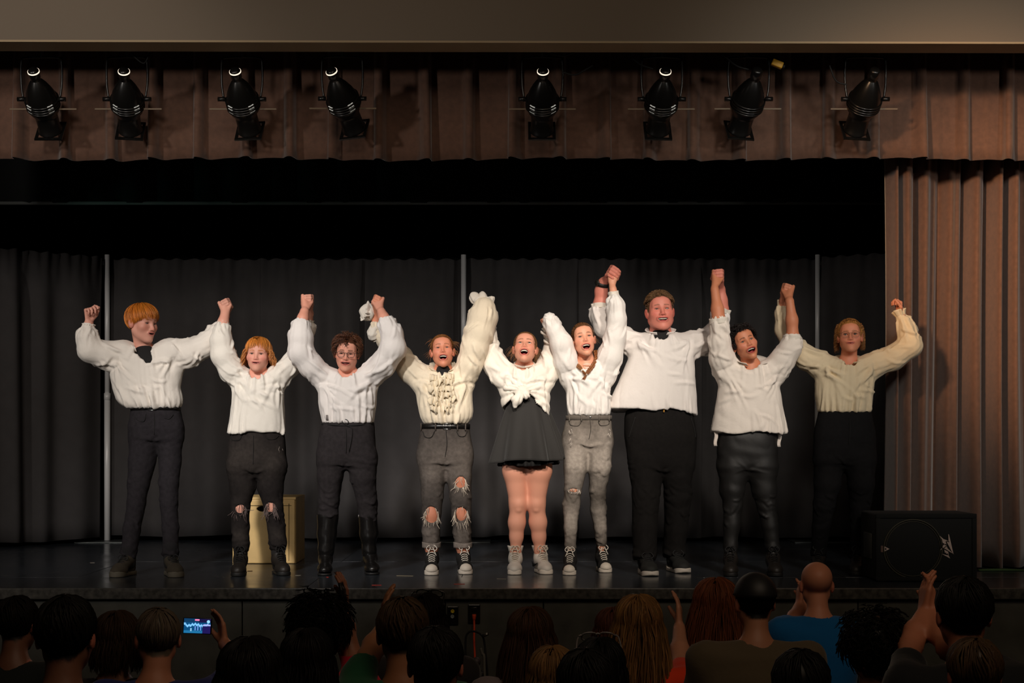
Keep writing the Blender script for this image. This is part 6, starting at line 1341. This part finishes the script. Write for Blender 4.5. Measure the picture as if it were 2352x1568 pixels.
def spectator(px, top, y, wpx, style, hair, shirt, label, who, skin=(190, 132, 104), yaw=180, pitch=0, hang=0, arms=None, seed=0, shw=1.0, shz=0, hn=760, sleeve=.30, roll=0, var=.3):
    x, _, zt = at(px, top, y); s = min(1.12, max(.9, wpx*y/FPX/.185)); hv = .012 if style in ('short', 'cap', 'bald') else .02
    c = np.array((x, y, zt-(.119*s+hv*(style != 'bald')))); H = dict(c=c, R=rotm(yaw, pitch, roll), s=s); f = H['R'] @ np.array((0, -1, 0)); rg = nrm(np.cross(f, (0, 0, 1)))
    neck = c+np.array((0, -.04, -.168*s)); zs = neck[2]-.055+shz; sh = [np.array((x+sg*.178*s*shw, y-.045, zs)) for sg in (-1, 1)]; pel = np.array((x, y-.08, .545)); ch = np.array((x, y-.05, zs-.13))
    legs = [[(np.array((x+sg*.09, y-.06, .545)), .085), (np.array((x+sg*.11, y+.36, .525)), .060), (np.array((x+sg*.11, y+.39, .30)), .052), (np.array((x+sg*.11, y+.40, .07)), .036)] for sg in (-1, 1)]
    limbs, hands, A = [], [], []
    for k, sg in enumerate((-1, 1)):
        tgt = (arms or {}).get('l' if sg < 0 else 'r')
        if tgt is not None:
            W = at(*tgt[:3]); e = np.array((W[0]+sg*.02, W[1], W[2])) if len(tgt) < 5 else at(*tgt[3:6]); E = e if len(tgt) >= 5 else lerp(sh[k], W, .45)+np.array((sg*.09, .02, -.12))
            up = nrm(np.array((W-E))*.6+np.array((0, 0, .8))*.4); n_ = np.array((-sg, .25, 0)) if len(tgt) < 7 else np.asarray(tgt[6])
            hands.append(hand_zone(W+up*.08, lambda S, W=W, up=up, n_=n_, sg=sg: add_hand(S, W, up, n_, 1 if np.cross(up, nrm(n_-up*(n_ @ up)))[1]*1 > 0 else -1, [(12, 14, 10)]*4, s*.98), .0068))
        else: E = sh[k]+np.array((sg*.055, .07, -.29)); W = np.array((x+sg*.13, y+.22, .64))
        ch_ = [(sh[k], .05), (lerp(sh[k], E, .5), .044), (E, .037), (lerp(E, W, .4), .039), (W, .026)]; limbs.append(ch_); A.append((ch_, E, W))
    torso = [[(neck, .05), (ch, .10), (np.array((x, y-.06, lerp(zs, .55, .6))), .095), (pel, .095)], [(sh[0], .048), (neck+np.array((0, 0, -.04)), .05), (sh[1], .048)]]
    V, Q = body_mesh(H, neck, limbs+legs, torso, hands, False, .010, .032); col = head_colour(V, H, skin, hair, scalp=style != 'bald')
    P = mk('person', V, Q, SKIN, None, org=(x, y, 0), col=col); tag(P, label, 'person')
    S = SDF((x-.5, y-.36, .5), (x+.5, y+.42, zs+.14), .021); zz = lambda t: lerp(zs, .5, t)
    S.loft([(zs+.005, x, y-.045, .155*s*shw, .085), (zz(.12), x, y-.05, .195*s*shw, .112), (zz(.4), x, y-.055, .182*s*shw, .125), (zz(.75), x, y-.06, .172*s*shw, .125), (zz(1), x, y-.07, .178*s*shw, .135)], 0)
    S.chain([(sh[0], .062), (neck+np.array((0, 0, -.045)), .066), (sh[1], .062)], .05)
    for ch_, E, W in A:
        q = [(ch_[0][0], .064), (lerp(ch_[0][0], E, .5), .060)]
        if sleeve > .2: q.append((lerp(ch_[0][0], E, .8), .057))
        if sleeve > .5: q = q[:2]+[(E, .052), (lerp(E, W, .85), .040)]
        S.chain(q, .02, k0=.04)
    S.cap(neck+np.array((0, .02, .01)), neck+np.array((0, .05, .3)), .056*s, .075, .01, 's')
    V, Q = S.mesh(); N = vnormals(V, Q); rng = np.random.default_rng(seed)
    V = V+N*(.006*(np.abs(sn(V*np.array((1, 1, .6)), 12, seed))-.45)+.004*(np.abs(sn(V, 22, seed+1))-.45))[:, None]
    mk('shirt', V, Q, CLOTH, P, col=srgb(shirt))
    S = SDF((x-.3, y-.26, .0), (x+.3, y+.52, .66), .032); S.chain([(legs[0][0][0], .10), (pel, .105), (legs[1][0][0], .10)], .02)
    for lg in legs: S.chain([(p_, r+.014) for p_, r in lg], .02)
    V, Q = S.mesh(); mk('trousers', V, Q, DENIM, P, col=srgb((36, 38, 46)))
    for sg in (-1, 1):
        S = SDF((x+sg*.11-.07, y+.3, -.01), (x+sg*.11+.07, y+.6, .13), .02); S.cap((x+sg*.11, y+.40, .045), (x+sg*.11, y+.52, .040), .044, .036, 0); V, Q = S.mesh(); mk('shoe', V, Q, DARKRUBBER, P)
    kw = dict(base=hair, var=var, rng=np.random.default_rng(seed+5)); R_ = .0045; hn = int(hn*.48)
    if style == 'short': add_strands(P, 'hair', polar(H, (0, .15, 1), (0, -1, 0), hn, scalp_limit((0, .15, 1), (0, -1, 0), .22), 6, off=(.03, .13), wave=(.15, 4), drift=.3, seed=seed), R_, H, hair, var, kw['rng'], m=DARKHAIR)
    elif style == 'curly': add_strands(P, 'hair', curls(int(hn*1.6), .075, .011, 2.0, 9, seed, gravity=.5), .0030, H, hair, var, kw['rng'], m=DARKHAIR)
    elif style == 'thin': add_strands(P, 'hair', polar(H, (0, .3, 1), (0, -1, 0), hn, scalp_limit((0, .3, 1), (0, -1, 0), .02), 8, off=(.01, .05), wave=(.1, 4), seed=seed, th0=.95), .0022, H, hair, var, kw['rng'], m=DARKHAIR)
    elif style in ('long', 'bob', 'pony'):
        add_strands(P, 'hair', polar(H, (0, .1, 1), (0, -1, 0), hn, lambda a: 1.75, 6, 7, hang, off=(.04, .18), wave=(.10 if style != 'bob' else .06, 5), seed=seed, phr=(.75, 2*math.pi-.75), spread=.25), R_, H, hair, var, kw['rng'], m=DARKHAIR)
    elif style == 'cap':
        def f(U, W):
            a = U*2*math.pi; th = W*1.62; d = np.stack([np.sin(th)*np.cos(a), np.sin(th)*np.sin(a), np.cos(th)], -1); return CE+d*(RE+np.array((.009, .010, .012)))
        V, Q = xf(psurf(f, 36, 12, True), H['R'], c, s); cp = mk('cap', V, Q, mat('black_cap_cloth', (24, 24, 26), rough=.55), P, solid=.003)
        V, Q = xf(psurf(lambda U, W: np.stack([(U-.5)*.13*(1-.2*W**2), -.085-.075*W*(1-.9*(U-.5)**2), .052-.012*W+.02*(-(2*(U-.5))**2)], -1), 14, 6), H['R'], c, s); mk('visor', V, Q, MATS['black_cap_cloth'], cp, solid=.003)
        add_strands(P, 'hair', [q for q in [polar(H, (0, .15, 1), (0, -1, 0), 260, scalp_limit((0, .15, 1), (0, -1, 0), .03), 7, off=(.01, .05), seed=seed, th0=.95)]][0], .003, H, hair, var, kw['rng'], m=DARKHAIR)
    chair(x, y+.02, 'red-backed folding chair under ' + who)
    return P, H
def glasses_up(P, H, col=(18, 17, 18)):
    R2 = rotm(0, 38, 0); g = dict(c=H['c']+H['R'] @ np.array((0, .01, .055))*H['s'], R=H['R'] @ R2, s=H['s']*1.0); eyeglasses(P, g, col, .0032, .027, .02)
sp = spectator
sp(40, 1362, 5.9, 100, 'short', (18, 14, 12), (30, 34, 34), 'dark-haired person at the far left edge of the audience', 'the spectator at the far left edge', skin=(118, 78, 60), seed=1, yaw=170)  # the darker skin given to some spectators holds the dark of the hall
sp(152, 1358, 4.45, 145, 'short', (15, 13, 11), (22, 44, 44), 'large dark-haired person in a dark teal shirt near the left edge', 'the teal-shirted spectator', skin=(118, 78, 60), seed=2, hn=900)
sp(268, 1390, 5.7, 92, 'bob', (52, 36, 24), (34, 26, 26), 'brown-haired woman between the teal shirt and the blue-shirted man', 'the brown-haired woman by the blue shirt', seed=3, hang=.13, yaw=195)
PH, HH = sp(362, 1381, 5.5, 112, 'thin', (96, 84, 72), (38, 44, 104), 'balding man in a dark blue shirt holding up a phone', 'the blue-shirted man', seed=4, skin=(186, 124, 96), yaw=200, arms={'r': (516, 1480, 5.98, 572, 1528, 5.8, (-.7, -.5, -.4))}, sleeve=.3, shw=1.08)
def phone():
    c = at(453, 1437, 5.98); w_, h_ = 66/FPX*5.98, 37/FPX*5.98; R = rotm(0, 6, 2); t = empty('phone', c-np.array((0, 0, h_/2))); tag(t, 'glowing phone filming the stage in the hand of the blue-shirted man', 'phone')
    mk('phone_body', *xf(box((-w_/2, 0, -h_/2), (w_/2, .009, h_/2), .003), R, c), mat('black_glass', (10, 10, 12), rough=.2), t)
    m = bpy.data.materials.new('phone_screen'); m.use_nodes = True; nt = m.node_tree; b = nt.nodes['Principled BSDF']; a = nt.nodes.new('ShaderNodeAttribute'); a.attribute_name = 'Col'; b.inputs['Base Color'].default_value = (0, 0, 0, 1)
    nt.links.new(a.outputs['Color'], b.inputs['Emission Color']); b.inputs['Emission Strength'].default_value = 1.1
    nu, nv = 120, 64
    V, Q = psurf(lambda U, W: np.stack([(U-.5)*(w_-.008), -.0012+0*U, (.5-W)*(h_-.006)], -1), nu, nv); u, v = [g.ravel() for g in np.meshgrid(np.linspace(0, 1, nu), np.linspace(0, 1, nv), indexing='ij')]
    col = np.tile(np.array(srgb((8, 74, 120))), (nu*nv, 1)); top = .36+.10*np.abs(np.sin(u*27+1))+.05*np.sin(u*11)-.12*(u < .06)
    def pm(mk_, c_): col[mk_] = srgb(c_)
    pm(v < .26, (14, 56, 92)); pm((v < .26) & (u > .55), (24, 20, 62)); pm((v > top-.05) & (v < top+.10) & (u < .92), (128, 200, 255)); pm((v > .52) & (v < .80) & (np.sin(u*62) > .35) & (u > .4) & (u < .75), (110, 150, 220)); pm((v > .82), (30, 110, 158)); pm((u > .7) & (v > .5), (30, 22, 84)); pm((np.abs(u-.27) < .025) & (v > .66) & (v < .86), (150, 205, 235))
    pm((np.abs(u-.49) < .085) & (np.abs(v-.09) < .055), (246, 130, 176)); pm(((u-.915)*w_/h_)**2+(v-.19)**2 < .0115, (150, 214, 255)); pm((u > .72) & (np.abs(v-.42-.15*np.abs(u-.85)) < .05), (170, 178, 240))
    V, Q = xf((V, Q), R, c); mk('screen', V, Q, m, t, col=col, smooth=False)
phone()
sp(575, 1446, 4.35, 145, 'long', (14, 11, 9), (24, 22, 22), 'woman with long dark hair close to the hall, right of the phone', 'the dark-haired woman right of the phone', skin=(118, 78, 60), seed=5, hang=.26, hn=900)
sp(735, 1360, 6.2, 118, 'curly', (12, 8, 8), (196, 22, 52), 'woman with dark curls in a crimson shirt raising one hand', 'the crimson-shirted woman', seed=6, skin=(150, 96, 72), arms={'r': (790, 1404, 6.35, 795, 1468, 6.25)}, hn=780)
sp(705, 1429, 4.9, 108, 'bob', (13, 10, 9), (22, 20, 20), 'dark-haired person hiding the left shoulder of the crimson shirt', 'the spectator before the crimson shirt', skin=(118, 78, 60), seed=7, hang=.16)
P8, H8 = sp(975, 1352, 6.75, 96, 'long', (20, 13, 12), (40, 36, 36), 'dark-haired woman with sunglasses pushed up on her head', 'the woman with sunglasses on her head', seed=8, hang=.22, yaw=165); glasses_up(P8, H8)
sp(925, 1363, 5.2, 128, 'short', (62, 46, 30), (30, 78, 52), 'short-haired person in a green shirt lifting the left arm', 'the green-shirted spectator', seed=9, skin=(150, 100, 70), arms={'l': (880, 1440, 5.5, 845, 1512, 5.35)}, sleeve=.25)
sp(1000, 1430, 4.5, 136, 'short', (14, 11, 9), (20, 19, 18), 'person with a round dark head near the orange cord', 'the round dark head near the orange cord', skin=(118, 78, 60), seed=10, hn=900)
sp(1217, 1382, 6.2, 106, 'long', (62, 40, 26), (116, 104, 106), 'woman with long straight brown hair in a grey shirt', 'the grey-shirted woman', seed=11, hang=.34, hn=900, var=.35)
sp(1268, 1470, 5.3, 100, 'bob', (110, 80, 46), (48, 40, 34), 'light brown head low between the grey shirt and the dark head', 'the light brown head', seed=12, hang=.10)
sp(1346, 1480, 4.4, 146, 'short', (12, 10, 9), (20, 20, 20), 'large dark head at the bottom middle of the audience', 'the large dark head at the bottom middle', skin=(118, 78, 60), seed=13, hn=900)
P14, H14 = sp(1376, 1450, 5.0, 112, 'bob', (10, 9, 9), (24, 24, 25), 'dark-haired woman with pale-rimmed glasses on her head', 'the woman with pale-rimmed glasses', seed=14, hang=.12); glasses_up(P14, H14, (104, 98, 96))
sp(1408, 1384, 7.0, 84, 'long', (84, 46, 32), (50, 34, 32), 'auburn-haired person mostly hidden behind the highlighted hair', 'the auburn head', seed=15, hang=.2)
sp(1465, 1354, 6.3, 110, 'long', (124, 88, 50), (226, 62, 24), 'woman with long highlighted hair in an orange shirt', 'the orange-shirted woman', seed=16, hang=.36, hn=975, var=.5, arms={'r': (1560, 1440, 6.75, 1562, 1530, 6.5)})
sp(1642, 1316, 6.9, 104, 'long', (110, 60, 34), (40, 34, 34), 'woman with long auburn hair clapping beside the man in a cap', 'the clapping auburn-haired woman', seed=17, hang=.34, hn=900, yaw=190, arms={'l': (1626, 1452, 7.15, 1612, 1500, 7.0), 'r': (1652, 1455, 7.15, 1680, 1510, 7.0)})
sp(1733, 1313, 6.0, 100, 'cap', (13, 10, 9), (86, 74, 56), 'man in a black cap and an olive brown shirt', 'the man in the black cap', seed=18, shw=1.22, skin=(170, 116, 88), yaw=188)
sp(1875, 1288, 6.9, 78, 'bald', (150, 110, 90), (14, 96, 158), 'bald man in a bright blue polo clapping', 'the bald man', seed=19, skin=(206, 138, 108), arms={'l': (1836, 1392, 7.15, 1822, 1440, 7.0), 'r': (1852, 1396, 7.18, 1905, 1470, 7.05)}, shw=1.02)
sp(2006, 1396, 5.4, 125, 'curly', (15, 13, 10), (22, 22, 22), 'person with tousled dark hair right of the bald man', 'the tousled dark head', seed=20, hn=630)
sp(1838, 1482, 4.6, 140, 'short', (12, 10, 9), (22, 22, 22), 'dark head low in front of the blue polo', 'the dark head before the blue polo', skin=(118, 78, 60), seed=21, hn=900)
sp(2212, 1316, 4.9, 134, 'short', (14, 12, 10), (18, 20, 22), 'big dark-haired person in black at the right, clapping before the loudspeaker', 'the big clapping spectator at the right', seed=22, skin=(176, 112, 84), arms={'l': (2122, 1408, 5.35, 2092, 1482, 5.2), 'r': (2146, 1412, 5.35, 2180, 1490, 5.1)}, sleeve=.1, hn=900, shw=1.1)
sp(2236, 1456, 4.5, 126, 'short', (66, 48, 30), (26, 26, 26), 'brown-haired person at the bottom right corner of the audience', 'the brown head at the bottom right', skin=(118, 78, 60), seed=23)
